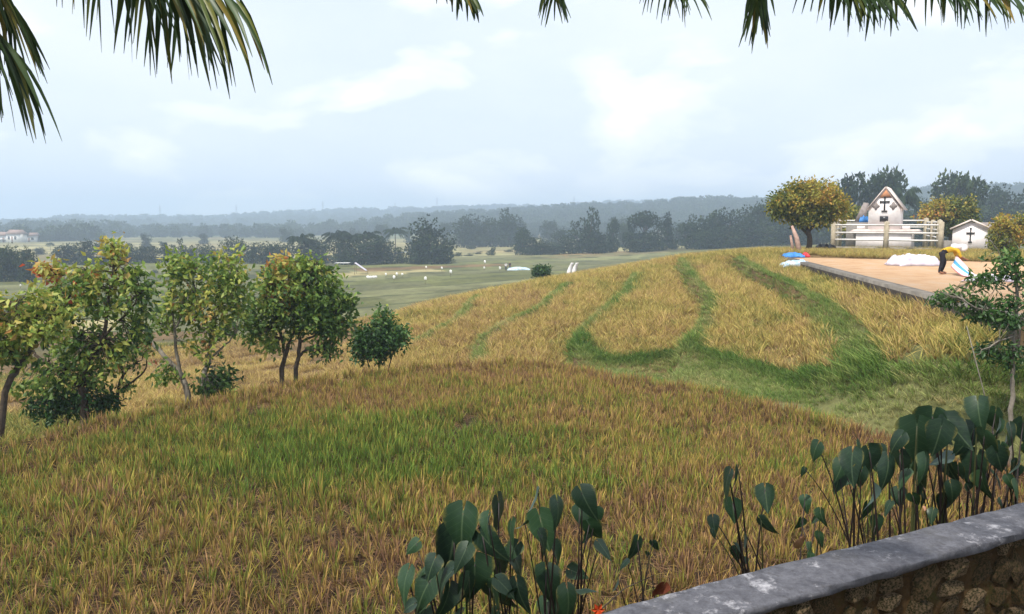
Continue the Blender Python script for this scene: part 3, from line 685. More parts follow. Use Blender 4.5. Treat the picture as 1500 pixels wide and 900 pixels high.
# striped tarpaulin held up by the person
m, t = mat('striped_woven_plastic'); M['stripe'] = m
v_at = attr(t, 'v')
W_, P_, B_ = SG(232, 222, 226), SG(214, 120, 128), SG(84, 156, 208)
c = ramp(t, v_at, [(0, P_), (.05, W_), (.10, SG(226, 190, 196)), (.16, W_), (.34, B_), (.60, W_), (.68, SG(228, 190, 196)), (.74, W_), (.93, P_)], 'CONSTANT')
out(t, bsdf(t, c, .6, .3))
pp = on_floor(1378, 402); PD = pp[1]
n1_, n2n = 26, 18; V = []; uu = []; vv = []
hand = U(1401, 374, PD-.1); g_end = on_floor(1462, 413)
for i in range(n1_):
    s = i/(n1_-1)
    for j in range(n2n):
        v = j/(n2n-1)
        q = min(1, s/.62); e = max(0, (s-.62)/.38)
        gx_ = on_floor(1432, 407)
        cxp = hand.x+(gx_[0]-hand.x)*q+(g_end[0]-gx_[0])*e-.34*v*(1-.5*e)
        cyp = hand.y+(gx_[1]-hand.y)*q+(g_end[1]-gx_[1])*e-.30*v*(1+e)
        h0 = (hand.z-FZ-.02)*(1-q)
        z = FZ+.02+max(h0*(1-.62*v)-.10*math.sin(q*math.pi)*v, .02+.07*abs(math.sin(7*e+4*v))*(e > 0))+.025*math.sin(9*v+3*s)*(1-q)
        V.append((cxp, cyp, z)); uu.append(s); vv.append(v)
Fq = [(i*n2n+j, i*n2n+j+1, (i+1)*n2n+j+1, (i+1)*n2n+j) for i in range(n1_-1) for j in range(n2n-1)]
o = link('striped_tarpaulin', mesh_np('striped_tarpaulin', V, [Fq], [M['stripe']], {'v': np.array(vv)}, True)); solid(o, .008)
tag(o, 'white blue and pink striped tarpaulin lifted by the person', 'tarpaulin')
p = on_floor(1452, 413); o = link('white_sheet', cloth('white_sheet', 1.5, .5, .22, M['wcloth'], 23, 22, 1.3)); o.location = (p[0], p[1], FZ); solid(o); tag(o, 'low white sheet spread beside the striped tarpaulin, near the sapling', 'sheet')
M['palecl'] = m = None
m, t = mat('pale_blue_sheet'); M['palecl'] = m
n = noise(t, 5, 5, .6); c = mixc(t, ramp(t, n, [(.45, (0, 0, 0)), (.6, (1, 1, 1))]), SG(158, 182, 200), SG(206, 216, 222)); out(t, bsdf(t, c, .6, .3))
p = G(1170, 394); o = link('pale_sheet', cloth('pale_sheet', 1.35, .8, .30, M['palecl'], 31, 30, 2.6)); p = at_z(1166, 391, EYE-2.05); o.location = (p[0], p[1], EYE-2.06); solid(o); tag(o, 'pale blue grey sheet crumpled on the rice below the floor corner', 'sheet')
p = on_floor(1161, 377.5); o = link('blue_sheet', cloth('blue_sheet', 1.0, .9, .24, M['blue'], 37, 34, 2.6)); o.location = (p[0], p[1], EYE-1.83); solid(o); tag(o, 'bright blue sheet folded on the corner of the drying floor', 'sheet')
M['red'] = plain('red_plastic', SG(206, 58, 66), .5, .4, .2, 4)
o = link('red_bag', cloth('red_bag', .36, .4, .24, M['red'], 41, 24, 2.0)); p = on_floor(1180, 377.5); o.location = (p[0], p[1], EYE-1.83); solid(o); tag(o, 'small red bag next to the blue sheet on the floor corner', 'bag')
M['wood'] = plain('weathered_pinkish_wood', SG(176, 146, 132), .85, .2, .35, 6)
pA = U(1172, 366, 44.5); pB = U(1160, 331, 44.9); b = MB(); b.tube([Vector((pA.x, pA.y, Hs(pA.x, pA.y)-.05)), pA.lerp(pB, .5)+Vector((.03, 0, 0)), pB], [.17, .14, .07], 5)
tag(b.build('wooden_plank', M['wood']), 'weathered plank leaning beside the broad yellow tree', 'plank')
pA = U(1163, 366, 45.0); b = MB(); b.tube([Vector((pA.x, pA.y, Hs(pA.x, pA.y)-.05)), U(1158, 345, 45)], [.10, .06], 5); tag(b.build('wooden_stump', M['wood']), 'short wooden stump beside the leaning plank', 'stump')
p = G(1205, 366); o = link('black_sheet', cloth('black_sheet', 1.2, .9, .62, M['black'], 43, 20, 1.0)); p = (fx(1206, 49.5), 49.5); o.location = (p[0], p[1], Hs(*p)+.0); solid(o); tag(o, 'black sheet heaped under the broad yellow tree by the fence', 'sheet')

# ---------------------------------------------------------------- the person
M['skin'] = plain('skin', SG(142, 96, 70), .6, .35, .1, 8, .05)
M['shirt'] = plain('mustard_yellow_cloth', SG(206, 164, 44), .8, .2, .3, 5)
M['trouser'] = plain('dark_cloth', SG(40, 38, 44), .85, .15, .3, 6)
M['whitecl'] = plain('white_cloth', SG(224, 222, 222), .8, .2, .12, 6)
def skin_body(name, nodes, edges, mats, parent=None):
    """nodes: id -> (co, radius, material slot); one continuous skinned figure"""
    ids = list(nodes); ix = {k: i for i, k in enumerate(ids)}
    me = bpy.data.meshes.new(name); me.from_pydata([nodes[k][0] for k in ids], [(ix[a], ix[b_]) for a, b_ in edges], [])
    o = bpy.data.objects.new(name, me); C.objects.link(o)
    md = o.modifiers.new('skin', 'SKIN'); md.use_smooth_shade = True; md.branch_smoothing = .4
    for k in ids:
        v = me.skin_vertices[0].data[ix[k]]; r = nodes[k][1]; v.radius = r if isinstance(r, tuple) else (r, r); v.use_root = (k == 'pelvis')
    sb = o.modifiers.new('sub', 'SUBSURF'); sb.levels = 2; sb.render_levels = 2
    bpy.context.view_layer.update()
    ev = o.evaluated_get(bpy.context.evaluated_depsgraph_get()); nm = bpy.data.meshes.new_from_object(ev)
    o.modifiers.clear(); o.data = nm
    nm.materials.clear()
    for m_ in mats: nm.materials.append(m_)
    segs = [(Vector(nodes[a][0]), Vector(nodes[b_][0]), nodes[b_][2]) for a, b_ in edges]
    for pgn in nm.polygons:
        best = 1e9
        for a, b_, sl in segs:
            dv = b_-a; tt = max(0, min(1, (pgn.center-a).dot(dv)/max(dv.length_squared, 1e-9))); dd_ = (pgn.center-a-dv*tt).length
            if dd_ < best: best = dd_; pgn.material_index = sl
        pgn.use_smooth = True
    if parent: o.parent = parent
    return o
def hand_chain(nd, ed, wrist, pre, dirv, side):
    d_ = Vector(dirv).normalized(); sdv = d_.cross(Vector((0, 0, 1))).normalized(); pal = Vector(nd[wrist][0])+d_*.07
    nd[pre+'palm'] = (tuple(pal), (.035, .022), 2); ed.append((wrist, pre+'palm'))
    for i, (o_, l_) in enumerate(((-.03, .07), (-.01, .085), (.012, .08), (.032, .065))):
        a_ = pal+sdv*o_+d_*.04; b_ = a_+d_*l_*.5+Vector((0, 0, -l_*.5))
        nd[pre+'f%da' % i] = (tuple(a_), .011, 2); nd[pre+'f%db' % i] = (tuple(b_), .009, 2); ed += [(pre+'palm', pre+'f%da' % i), (pre+'f%da' % i, pre+'f%db' % i)]
    a_ = pal+sdv*(-.05*side)-d_*.01; nd[pre+'th'] = (tuple(a_+d_*.03+Vector((0, 0, -.02))), .011, 2); ed.append((pre+'palm', pre+'th'))
def bent_person():
    root = empty('person', (pp[0], PD, FZ), math.radians(-12))
    nd = {'pelvis': ((0, 0, .80), (.16, .15), 1), 'waist': ((.17, 0, .90), (.15, .14), 0), 'chest': ((.40, 0, .93), (.19, .15), 0), 'neck': ((.54, 0, .94), .065, 2), 'head': ((.62, 0, .92), (.085, .09), 2), 'crown': ((.71, 0, .89), (.09, .09), 2)}
    ed = [('pelvis', 'waist'), ('waist', 'chest'), ('chest', 'neck'), ('neck', 'head'), ('head', 'crown')]
    for sg, pre in ((1, 'l'), (-1, 'r')):
        nd[pre+'sh'] = ((.45, sg*.19, .90), .075, 0); nd[pre+'el'] = ((.55, sg*.23, .64), .05, 0); nd[pre+'wr'] = ((.74, sg*.13, .56), .033, 2)
        ed += [('chest', pre+'sh'), (pre+'sh', pre+'el'), (pre+'el', pre+'wr')]; hand_chain(nd, ed, pre+'wr', pre, (.9, -.1*sg, -.25), sg)
        x_ = .10 if sg > 0 else -.06
        nd[pre+'hip'] = ((.0, sg*.11, .76), .115, 1); nd[pre+'kn'] = ((.05+x_, sg*.12, .44), .075, 1); nd[pre+'an'] = ((-.04+x_, sg*.13, .08), .045, 1); nd[pre+'toe'] = ((.13+x_, sg*.14, .035), .04, 2)
        ed += [('pelvis', pre+'hip'), (pre+'hip', pre+'kn'), (pre+'kn', pre+'an'), (pre+'an', pre+'toe')]
    skin_body('body', nd, ed, [M['shirt'], M['trouser'], M['skin']], root)
    hd = Vector((.665, 0, .935))
    me = lump('headscarf', 3, M['whitecl'], 3, .10); o = link('headscarf', me, root); o.location = hd+Vector((-.01, 0, .03)); o.scale = (.165, .14, .13)
    o = link('shoulder_cloth', lump('shoulder_cloth', 5, M['whitecl'], 3, .14), root); o.location = (.46, 0, 1.0); o.scale = (.17, .22, .10)
    b = MB(); b.tube([(.725, -.012, .80), (.745, 0, .815), (.725, .012, .80)], [.006, .016, .006], 5); b.build('nose', M['skin'], root)
    for sg in (-1, 1):
        o = link('eye', lump('eye', 1, M['black'], 1, 0), root); o.location = (.715, sg*.032, .83); o.scale = (.01, .012, .01)
    tag(root, 'person in yellow top and white headscarf bending over the striped tarpaulin', 'person')
    return root
bent_person()
def far_person(px, py, d, label, top, low):
    x = (px-750)/FPX*d; root = empty('person', (x, d, Hs(x, d)-.02), random.uniform(0, 6))
    nd = {'pelvis': ((0, 0, .92), (.15, .12), 1), 'chest': ((.03, 0, 1.28), (.18, .12), 0), 'neck': ((.04, 0, 1.46), .06, 2), 'head': ((.05, 0, 1.60), (.09, .1), 2)}
    ed = [('pelvis', 'chest'), ('chest', 'neck'), ('neck', 'head')]
    for sg, pre in ((1, 'l'), (-1, 'r')):
        nd[pre+'sh'] = ((.03, sg*.2, 1.36), .065, 0); nd[pre+'el'] = ((.02, sg*.26, 1.08), .045, 0); nd[pre+'wr'] = ((.12, sg*.25, .86), .034, 2); nd[pre+'hd'] = ((.15, sg*.25, .77), .036, 2)
        ed += [('chest', pre+'sh'), (pre+'sh', pre+'el'), (pre+'el', pre+'wr'), (pre+'wr', pre+'hd')]
        nd[pre+'kn'] = ((.02, sg*.10, .48), .075, 1); nd[pre+'an'] = ((0, sg*.11, .08), .045, 1); nd[pre+'to'] = ((.14, sg*.12, .04), .04, 2)
        ed += [('pelvis', pre+'kn'), (pre+'kn', pre+'an'), (pre+'an', pre+'to')]
    skin_body('body', nd, ed, [top, low, M['skin']], root); tag(root, label, 'person'); return root

# ================================================================ trees
def leaf_cards(P, Dv, L, Wd, tint, r, fold=.18):
    """folded diamond leaves: base P, direction Dv, length L, width Wd -> V, F, tint"""
    n = len(P); Dv = Dv/np.linalg.norm(Dv, axis=1)[:, None]
    rnd = r.normal(0, 1, (n, 3)); sdv = np.cross(Dv, rnd); sdv /= np.linalg.norm(sdv, axis=1)[:, None]+1e-9
    nv = np.cross(sdv, Dv); L = np.asarray(L)[:, None]*np.ones((n, 1)); Wd = np.asarray(Wd)[:, None]*np.ones((n, 1))
    mid = P+Dv*L*.45; tip = P+Dv*L-nv*L*.08
    V = np.stack([P, mid+sdv*Wd*.5+nv*Wd*fold, tip, mid-sdv*Wd*.5+nv*Wd*fold], 1).reshape(-1, 3)
    b = np.arange(n)[:, None]*4
    return V, np.r_[b+[0, 1, 2], b+[0, 2, 3]], np.repeat(tint, 4)
M['bark'] = plain('grey_brown_bark', SG(86, 76, 66), .95, .1, .45, 9, .6, .02)
M['barkpale'] = plain('pale_lichened_bark', SG(140, 132, 120), .95, .1, .45, 7, .6, .02)
CACAO = [(0, SG(50, 76, 36)), (.25, SG(92, 122, 52)), (.45, SG(138, 158, 70)), (.62, SG(178, 178, 88)), (.82, SG(190, 158, 88)), (.95, SG(196, 122, 78)), (1, SG(190, 92, 68))]
M['cacao'] = foliage('orchard_leaves', CACAO, .35, .5, .35)
M['bush'] = foliage('dark_bush_leaves', [(0, SG(34, 60, 28)), (.5, SG(64, 102, 42)), (.85, SG(112, 140, 60)), (1, SG(156, 164, 70))], .3, .5, .4)
M['mango'] = foliage('yellow_green_leaves', [(0, SG(44, 62, 26)), (.3, SG(84, 98, 36)), (.55, SG(150, 146, 56)), (.8, SG(182, 154, 66)), (1, SG(180, 120, 56))], .3, .55, .3)
M['sapl'] = foliage('sapling_leaves', [(0, SG(40, 68, 34)), (.5, SG(72, 108, 50)), (.9, SG(124, 150, 76)), (1, SG(160, 124, 66))], .3, .45, .45)
def near_tree(name, label, d, branches, blobs, m, bark, leaf=(.17, .075), per=9, seed=0, droop=.5, cat='tree', base_sink=.08, spread=.16, twig=.008):
    """branches: [(radius0, radius1, [(px,py,depth offset),...])], first starts at the ground; blobs: (px,py,rx,ry,rz metres,twigs,tint mean,tint spread)"""
    r = np.random.default_rng(seed); s_ = d/FPX
    r0 = branches[0][2][0]; bx = U(r0[0], r0[1], d+r0[2]); gz_ = Hs(bx.x, bx.y); root = empty(name, (bx.x, bx.y, gz_)); O = Vector(root.location)
    tb = MB(); nodes = []
    for ra, rb, pts in branches:
        P = [U(a_, b_, d+c_)-O for a_, b_, c_ in pts]
        if ra >= .03 and abs(P[0].z) < 1.2 and pts[0][1] >= r0[1]-14: P[0] = P[0].copy(); P[0].z = Hs(P[0].x+O.x, P[0].y+O.y)-O.z-base_sink
        Q = []
        for i in range(len(P)-1):
            for k_ in range(4):
                f = k_/4; p0 = P[max(i-1, 0)]; p1, p2 = P[i], P[i+1]; p3 = P[min(i+2, len(P)-1)]
                Q.append(.5*((2*p1)+(p2-p0)*f+(2*p0-5*p1+4*p2-p3)*f*f+(3*p1-p0-3*p2+p3)*f**3)+Vector(r.normal(0, .012, 3)))
        Q.append(P[-1]); n = len(Q)
        tb.tube(Q, [ra+(rb-ra)*(i/(n-1)) for i in range(n)], 6)
        nodes += Q[n//3:]
    NA = np.array([tuple(q) for q in nodes])
    LP, LD, LT = [], [], []
    for px, py, rx, ry, rzm, cnt, tm, ts in blobs:
        c_ = np.array(U(px, py, d)-O)
        for i in range(cnt):
            v = r.normal(0, 1, 3); v /= np.linalg.norm(v); q = r.uniform(0, 1)**.45
            tgt = c_+v*q*np.array([rx*s_, rzm, ry*s_]); j = np.argmin(np.linalg.norm(NA-tgt, axis=1)); a_ = NA[j]
            if np.linalg.norm(a_-tgt) > .05:
                md_ = (a_+tgt)/2+np.array([0, 0, .12*np.linalg.norm(a_-tgt)])+r.normal(0, .03, 3)
                tb.tube([a_, md_, tgt], [twig*1.6, twig, twig*.4], 3, cap=False)
            tt = tm+r.normal(0, ts)-(.07 if m.name.startswith('orchard') else 0)
            nl = r.poisson(per)+2
            dv = (tgt-a_); dv = dv/(np.linalg.norm(dv)+1e-6)
            for _ in range(nl):
                o_ = r.normal(0, spread*.6, 3); LP.append(tgt+o_); LD.append(dv*.35+r.normal(0, .75, 3)+np.array([0, 0, -droop])); LT.append(np.clip(tt+r.normal(0, .10), 0, 1))
    LP = np.array(LP); n = len(LP)
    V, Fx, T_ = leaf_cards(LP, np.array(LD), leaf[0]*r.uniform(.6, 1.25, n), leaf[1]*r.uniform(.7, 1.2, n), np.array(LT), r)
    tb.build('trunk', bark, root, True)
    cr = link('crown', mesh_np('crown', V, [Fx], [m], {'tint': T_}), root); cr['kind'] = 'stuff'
    tag(root, label, cat); return root
# orchard trees below the near terrace
near_tree('orchard_tree', 'small tree with a dark bent trunk and yellowish leaves at the orchard end', 15.5,
    [(.075, .05, [(-8, 622, 0), (8, 575, 0), (28, 540, .1), (45, 505, 0), (52, 470, -.1)]), (.035, .014, [(28, 540, .1), (10, 500, 0), (-12, 470, .2)]), (.03, .012, [(45, 505, 0), (70, 480, .2), (85, 460, .2)]), (.03, .012, [(45, 505, 0), (30, 470, -.2), (22, 445, -.2)])],
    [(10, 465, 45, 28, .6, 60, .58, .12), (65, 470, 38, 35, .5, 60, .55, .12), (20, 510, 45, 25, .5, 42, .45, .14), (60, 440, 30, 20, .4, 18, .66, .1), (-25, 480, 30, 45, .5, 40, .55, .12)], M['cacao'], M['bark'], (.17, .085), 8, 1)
near_tree('orchard_tree', 'twiggy orchard tree with a short forked trunk and sparse reddish top leaves', 17.3,
    [(.12, .07, [(125, 612, 0), (122, 585, 0), (118, 565, 0)]), (.055, .02, [(118, 567, 0), (95, 545, .1), (62, 528, .2), (35, 505, .3)]), (.06, .02, [(119, 567, 0), (132, 530, -.1), (150, 495, -.1), (158, 450, 0), (165, 400, 0), (170, 365, 0)]),
     (.04, .012, [(132, 530, -.1), (112, 490, .2), (100, 450, .2), (85, 405, .2)]), (.035, .012, [(150, 495, -.1), (185, 460, .1), (205, 430, .1)]), (.03, .010, [(158, 450, 0), (135, 415, .1), (125, 385, .1)])],
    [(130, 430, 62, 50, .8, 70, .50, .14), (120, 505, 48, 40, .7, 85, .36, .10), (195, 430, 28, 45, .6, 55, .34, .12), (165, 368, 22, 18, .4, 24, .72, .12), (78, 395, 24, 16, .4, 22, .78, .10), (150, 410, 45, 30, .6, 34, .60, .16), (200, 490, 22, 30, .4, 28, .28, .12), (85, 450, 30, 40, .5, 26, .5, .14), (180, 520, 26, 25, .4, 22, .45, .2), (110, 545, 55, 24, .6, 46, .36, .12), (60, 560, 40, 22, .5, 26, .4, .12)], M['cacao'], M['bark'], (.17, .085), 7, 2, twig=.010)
near_tree('orchard_shrub', 'dark green shrub growing around the foot of the forked orchard tree', 17.6, [(.03, .012, [(100, 612, 0), (95, 590, 0), (80, 580, 0)]), (.03, .01, [(150, 612, 0), (155, 590, 0)])],
    [(75, 592, 36, 22, .5, 60, .22, .12), (120, 585, 30, 25, .5, 40, .25, .12), (152, 588, 18, 24, .4, 34, .2, .1)], M['bush'], M['bark'], (.16, .06), 9, 3, cat='shrub')
near_tree('orchard_tree', 'half bare stems with a few orange leaves beside the forked orchard tree', 18.2, [(.05, .025, [(170, 600, 0), (172, 575, 0), (180, 550, 0), (176, 530, 0)]), (.03, .012, [(172, 575, 0), (195, 558, 0), (213, 540, .1), (215, 515, .1)]), (.028, .01, [(180, 550, 0), (195, 535, 0), (208, 528, 0)])],
    [(180, 530, 25, 22, .4, 18, .5, .2), (212, 515, 10, 16, .3, 10, .7, .2), (190, 565, 24, 12, .4, 8, .6, .2)], M['cacao'], M['bark'], (.14, .065), 6, 4)
near_tree('orchard_tree', 'orchard tree with two pale crossing stems from one foot', 19.5,
    [(.085, .05, [(278, 590, 0), (272, 565, 0), (262, 545, .1), (240, 520, .1), (220, 498, .2)]), (.05, .018, [(268, 556, 0), (258, 520, -.1), (256, 480, -.1), (250, 440, 0), (252, 400, 0)]), (.08, .045, [(296, 590, 0), (297, 560, 0), (305, 530, .1), (310, 490, .1), (318, 450, .1)]),
     (.04, .014, [(310, 490, .1), (295, 455, .2), (285, 420, .2), (280, 390, .2)]), (.035, .012, [(305, 530, .1), (330, 505, 0), (345, 490, 0)]), (.03, .01, [(318, 450, .1), (335, 410, .1), (340, 385, .1)]), (.03, .01, [(256, 480, -.1), (275, 450, 0), (285, 430, 0)])],
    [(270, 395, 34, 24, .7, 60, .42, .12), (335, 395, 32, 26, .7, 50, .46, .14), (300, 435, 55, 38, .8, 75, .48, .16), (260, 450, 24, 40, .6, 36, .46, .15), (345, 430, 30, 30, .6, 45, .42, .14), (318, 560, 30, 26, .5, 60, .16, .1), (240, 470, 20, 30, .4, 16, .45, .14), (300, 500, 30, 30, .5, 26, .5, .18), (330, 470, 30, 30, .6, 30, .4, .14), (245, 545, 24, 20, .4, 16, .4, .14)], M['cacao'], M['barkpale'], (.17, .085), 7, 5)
near_tree('orchard_tree', 'bushy orchard tree with orange and red leaves and low dark stems', 21.5,
    [(.075, .05, [(412, 562, 0), (413, 540, 0), (418, 525, 0), (422, 505, 0)]), (.05, .02, [(418, 525, 0), (412, 495, 0), (405, 465, .1), (400, 430, .1)]), (.07, .035, [(432, 560, 0), (434, 540, 0), (438, 515, 0), (440, 480, 0), (438, 445, 0)]), (.045, .018, [(437, 522, 0), (455, 510, 0), (478, 512, -.1), (485, 530, -.1)]),
     (.04, .016, [(440, 500, 0), (465, 490, .1), (490, 470, .1)]), (.035, .014, [(422, 505, 0), (438, 470, .2), (440, 425, .2)]), (.03, .012, [(438, 445, 0), (455, 410, 0), (462, 388, 0)])],
    [(425, 425, 50, 45, 1.0, 130, .38, .12), (470, 430, 38, 45, .9, 100, .32, .10), (490, 470, 30, 32, .7, 80, .24, .09), (400, 455, 38, 35, .8, 70, .36, .12), (412, 398, 22, 22, .5, 36, .76, .1), (428, 430, 20, 30, .4, 22, .82, .1), (395, 420, 18, 26, .4, 22, .82, .1), (455, 392, 25, 16, .5, 34, .48, .12), (370, 470, 22, 32, .5, 40, .28, .1), (505, 440, 14, 20, .4, 18, .3, .1), (450, 470, 40, 30, .7, 50, .34, .12), (395, 500, 26, 20, .5, 24, .4, .12), (478, 505, 26, 16, .5, 26, .28, .1)], M['cacao'], M['bark'], (.17, .09), 8, 6)
near_tree('round_bush', 'dense dark green bush at the edge of the near terrace', 24.5, [(.04, .015, [(555, 545, 0), (556, 510, 0), (560, 480, 0)]), (.03, .012, [(548, 545, 0), (535, 510, 0)]), (.03, .012, [(560, 545, 0), (580, 505, 0)])],
    [(555, 500, 34, 30, .8, 150, .30, .16), (562, 470, 16, 18, .4, 40, .55, .16), (580, 495, 20, 16, .5, 50, .36, .14), (530, 505, 16, 24, .5, 45, .3, .12), (590, 488, 9, 8, .3, 8, .6, .1)], M['bush'], M['bark'], (.17, .08), 9, 7, cat='bush')
# trees beside the tombs
near_tree('broad_tree', 'broad yellow green tree with dense crown next to the fenced tomb', 48, [(.20, .12, [(1184, 368, 0), (1186, 352, 0), (1183, 335, 0)]), (.10, .04, [(1184, 345, 0), (1165, 325, .3), (1150, 305, .3)]), (.10, .04, [(1184, 340, 0), (1200, 320, -.3), (1215, 300, 0)]), (.1, .04, [(1183, 335, 0), (1182, 300, 0), (1185, 280, 0)])],
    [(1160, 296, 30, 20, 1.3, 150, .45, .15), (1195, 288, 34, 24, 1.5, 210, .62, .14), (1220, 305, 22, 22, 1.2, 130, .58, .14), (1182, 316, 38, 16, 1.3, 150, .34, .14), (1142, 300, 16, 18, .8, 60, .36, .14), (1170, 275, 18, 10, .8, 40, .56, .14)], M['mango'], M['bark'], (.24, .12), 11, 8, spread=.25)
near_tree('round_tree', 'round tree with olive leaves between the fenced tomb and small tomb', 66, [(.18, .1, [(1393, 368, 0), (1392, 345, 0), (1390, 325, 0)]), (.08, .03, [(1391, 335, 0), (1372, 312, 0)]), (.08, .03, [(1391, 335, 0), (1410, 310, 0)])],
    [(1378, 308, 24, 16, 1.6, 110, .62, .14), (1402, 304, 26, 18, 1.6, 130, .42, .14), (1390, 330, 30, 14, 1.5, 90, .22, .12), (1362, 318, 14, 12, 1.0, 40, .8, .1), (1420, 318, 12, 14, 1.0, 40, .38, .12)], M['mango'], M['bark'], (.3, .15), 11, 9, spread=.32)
near_tree('orange_shrub', 'loose shrub with orange tips behind the small tomb and sapling', 42, [(.06, .03, [(1466, 385, 0), (1466, 350, 0), (1468, 330, 0)]), (.03, .012, [(1466, 350, 0), (1485, 335, 0)])],
    [(1470, 328, 16, 14, .7, 60, .62, .15), (1462, 350, 16, 16, .6, 55, .4, .16), (1488, 342, 14, 14, .6, 50, .72, .14), (1475, 365, 18, 12, .6, 40, .4, .14), (1500, 330, 12, 14, .6, 40, .5, .15)], M['mango'], M['bark'], (.2, .09), 9, 10, cat='shrub', spread=.2)
near_tree('yellow_shrub', 'yellowish shrub growing behind the tall tomb near the grey grave', 66, [(.08, .04, [(1245, 372, 0), (1244, 345, 0), (1246, 325, 0)])],
    [(1245, 318, 22, 14, 1.2, 80, .46, .12), (1252, 335, 18, 14, 1.0, 50, .28, .12), (1232, 330, 14, 14, 1., 40, .5, .12)], M['mango'], M['bark'], (.28, .14), 10, 11, cat='shrub', spread=.3)
near_tree('sapling', 'slender sapling with tiered dark green leaves by the field path', 12.6, [(.045, .022, [(1480, 655, 0), (1482, 600, 0), (1484, 540, 0), (1486, 480, 0), (1490, 420, 0), (1485, 380, 0)]),
    (.016, .005, [(1487, 470, 0), (1440, 455, -.2), (1400, 435, -.3), (1372, 425, -.3)]), (.014, .005, [(1486, 490, 0), (1455, 505, -.3), (1430, 520, -.3)]), (.014, .005, [(1489, 430, 0), (1450, 410, .1), (1420, 415, .1)]), (.014, .005, [(1488, 400, 0), (1465, 370, 0), (1450, 352, 0)]), (.014, .005, [(1487, 470, 0), (1530, 455, 0), (1560, 430, 0)]), (.014, .005, [(1486, 510, 0), (1520, 500, .2), (1550, 490, .2)]), (.012, .004, [(1489, 430, 0), (1510, 400, 0), (1520, 380, 0)])],
    [(1400, 437, 32, 9, .3, 42, .42, .14), (1440, 455, 34, 12, .3, 52, .38, .14), (1478, 470, 26, 12, .3, 34, .34, .14), (1440, 412, 26, 9, .25, 26, .45, .14), (1452, 515, 24, 12, .3, 34, .34, .12), (1485, 520, 20, 14, .3, 28, .3, .12), (1465, 385, 20, 16, .25, 20, .46, .14), (1490, 410, 16, 16, .25, 20, .44, .14), (1485, 380, 16, 12, .2, 14, .5, .12), (1535, 450, 30, 20, .3, 40, .4, .12), (1540, 500, 30, 20, .3, 40, .38, .12), (1480, 440, 24, 10, .3, 22, .42, .12)], M['sapl'], M['barkpale'], (.12, .042), 6, 12, droop=.25, spread=.10, twig=.004)
b = MB(); pA = U(1476, 645, 12.2); pA.z = Hs(pA.x, pA.y)-.03; b.tube([pA, U(1440, 570, 12.2), U(1416, 478, 12.2)], [.011, .009, .006], 5); tag(b.build('thin_stick', M['barkpale']), 'thin bare stick leaning out from the foot of the sapling', 'stick')

# ---------------------------------------------------------------- trees across the valley
FARG = [(0, SG(24, 36, 26)), (.4, SG(38, 54, 34)), (.75, SG(60, 76, 44)), (1, SG(96, 108, 62))]
M['farleaf'] = foliage('far_tree_leaves', FARG, .2, .7, .2, jitter=.25)
def tree_proto(kind, seed):
    """unit-height tree (1 m tall, crown about 1 m wide): trunk mesh, crown mesh"""
    r = np.random.default_rng(seed); tb = MB(); LP, LD, LT, LL = [], [], [], []
    if kind == 'palm':
        tb.tube([(0, 0, -.05), (.02, 0, .3), (.0, .01, .66)], [.022, .016, .013], 5)
        for i in range(17):
            a_ = i*2.4; up = r.uniform(.0, 1.3); d_ = np.array([math.cos(a_), math.sin(a_), 0])
            for k_ in range(16):
                s = (k_+1)/16; p_ = np.array([0, 0, .66])+d_*.40*s+np.array([0, 0, up*.30*s-.26*s*s])
                for sg in (-1, 1):
                    LP.append(p_); LD.append(np.cross(d_, [0, 0, 1])*sg*.6+d_*.5+np.array([0, 0, -.7])); LT.append(.3+.25*r.uniform()); LL.append(.13)
        wdt = .028
    else:
        hb = {'round': .06, 'tall': .08, 'umbrella': .5, 'ragged': .1, 'shrub': .0}[kind]
        nb = {'round': 22, 'tall': 22, 'umbrella': 14, 'ragged': 15, 'shrub': 9}[kind]
        tb.tube([(0, 0, -.05), (r.normal(0, .02), r.normal(0, .02), hb*.6), (r.normal(0, .04), r.normal(0, .04), max(hb, .2)+.25)], [.035, .027, .012], 6)
        cz = (1+hb)/2; rz_ = (1-hb)/2
        for i in range(nb):
            v = r.normal(0, 1, 3); v /= np.linalg.norm(v); q = r.uniform(.45, .88)
            if kind == 'umbrella': v[2] = abs(v[2])*.9-.25
            if kind == 'tall': v[:2] *= .72
            c_ = np.array([v[0]*q*.46, v[1]*q*.46, cz+v[2]*q*rz_]); br = r.uniform(.13, .22)*(1.15 if kind == 'round' else 1)
            if kind in ('round', 'tall', 'ragged', 'shrub') and i < 6: c_ = np.array([.26*math.cos(i*1.05), .26*math.sin(i*1.05), .13+.08*r.uniform()])
            tb.tube([(0, 0, hb*.7+.1*r.uniform()), tuple(c_*np.array([.5, .5, .85])), tuple(c_)], [.014, .009, .004], 4)
            tm = .30+.25*r.uniform()
            for _ in range(80 if kind != 'ragged' else 60):
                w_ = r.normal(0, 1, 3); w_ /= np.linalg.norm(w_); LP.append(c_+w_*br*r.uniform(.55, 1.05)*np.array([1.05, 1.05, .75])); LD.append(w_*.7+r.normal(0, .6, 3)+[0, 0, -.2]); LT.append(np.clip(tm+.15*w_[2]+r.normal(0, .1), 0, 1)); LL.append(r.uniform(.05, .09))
        wdt = .052
    n = len(LP); V, Fx, T_ = leaf_cards(np.array(LP), np.array(LD, float), np.array(LL), np.full(n, wdt), np.array(LT), r)
    return tb.mesh('trunk', M['bark'], True), mesh_np('crown', V, [Fx], [M['farleaf']], {'tint': T_})
PROTO = {}
for kd, n in (('round', 4), ('tall', 3), ('umbrella', 2), ('ragged', 3), ('palm', 2), ('shrub', 2)): PROTO[kd] = [tree_proto(kd, 900+37*i+len(kd)) for i in range(n)]
rt = random.Random(3)
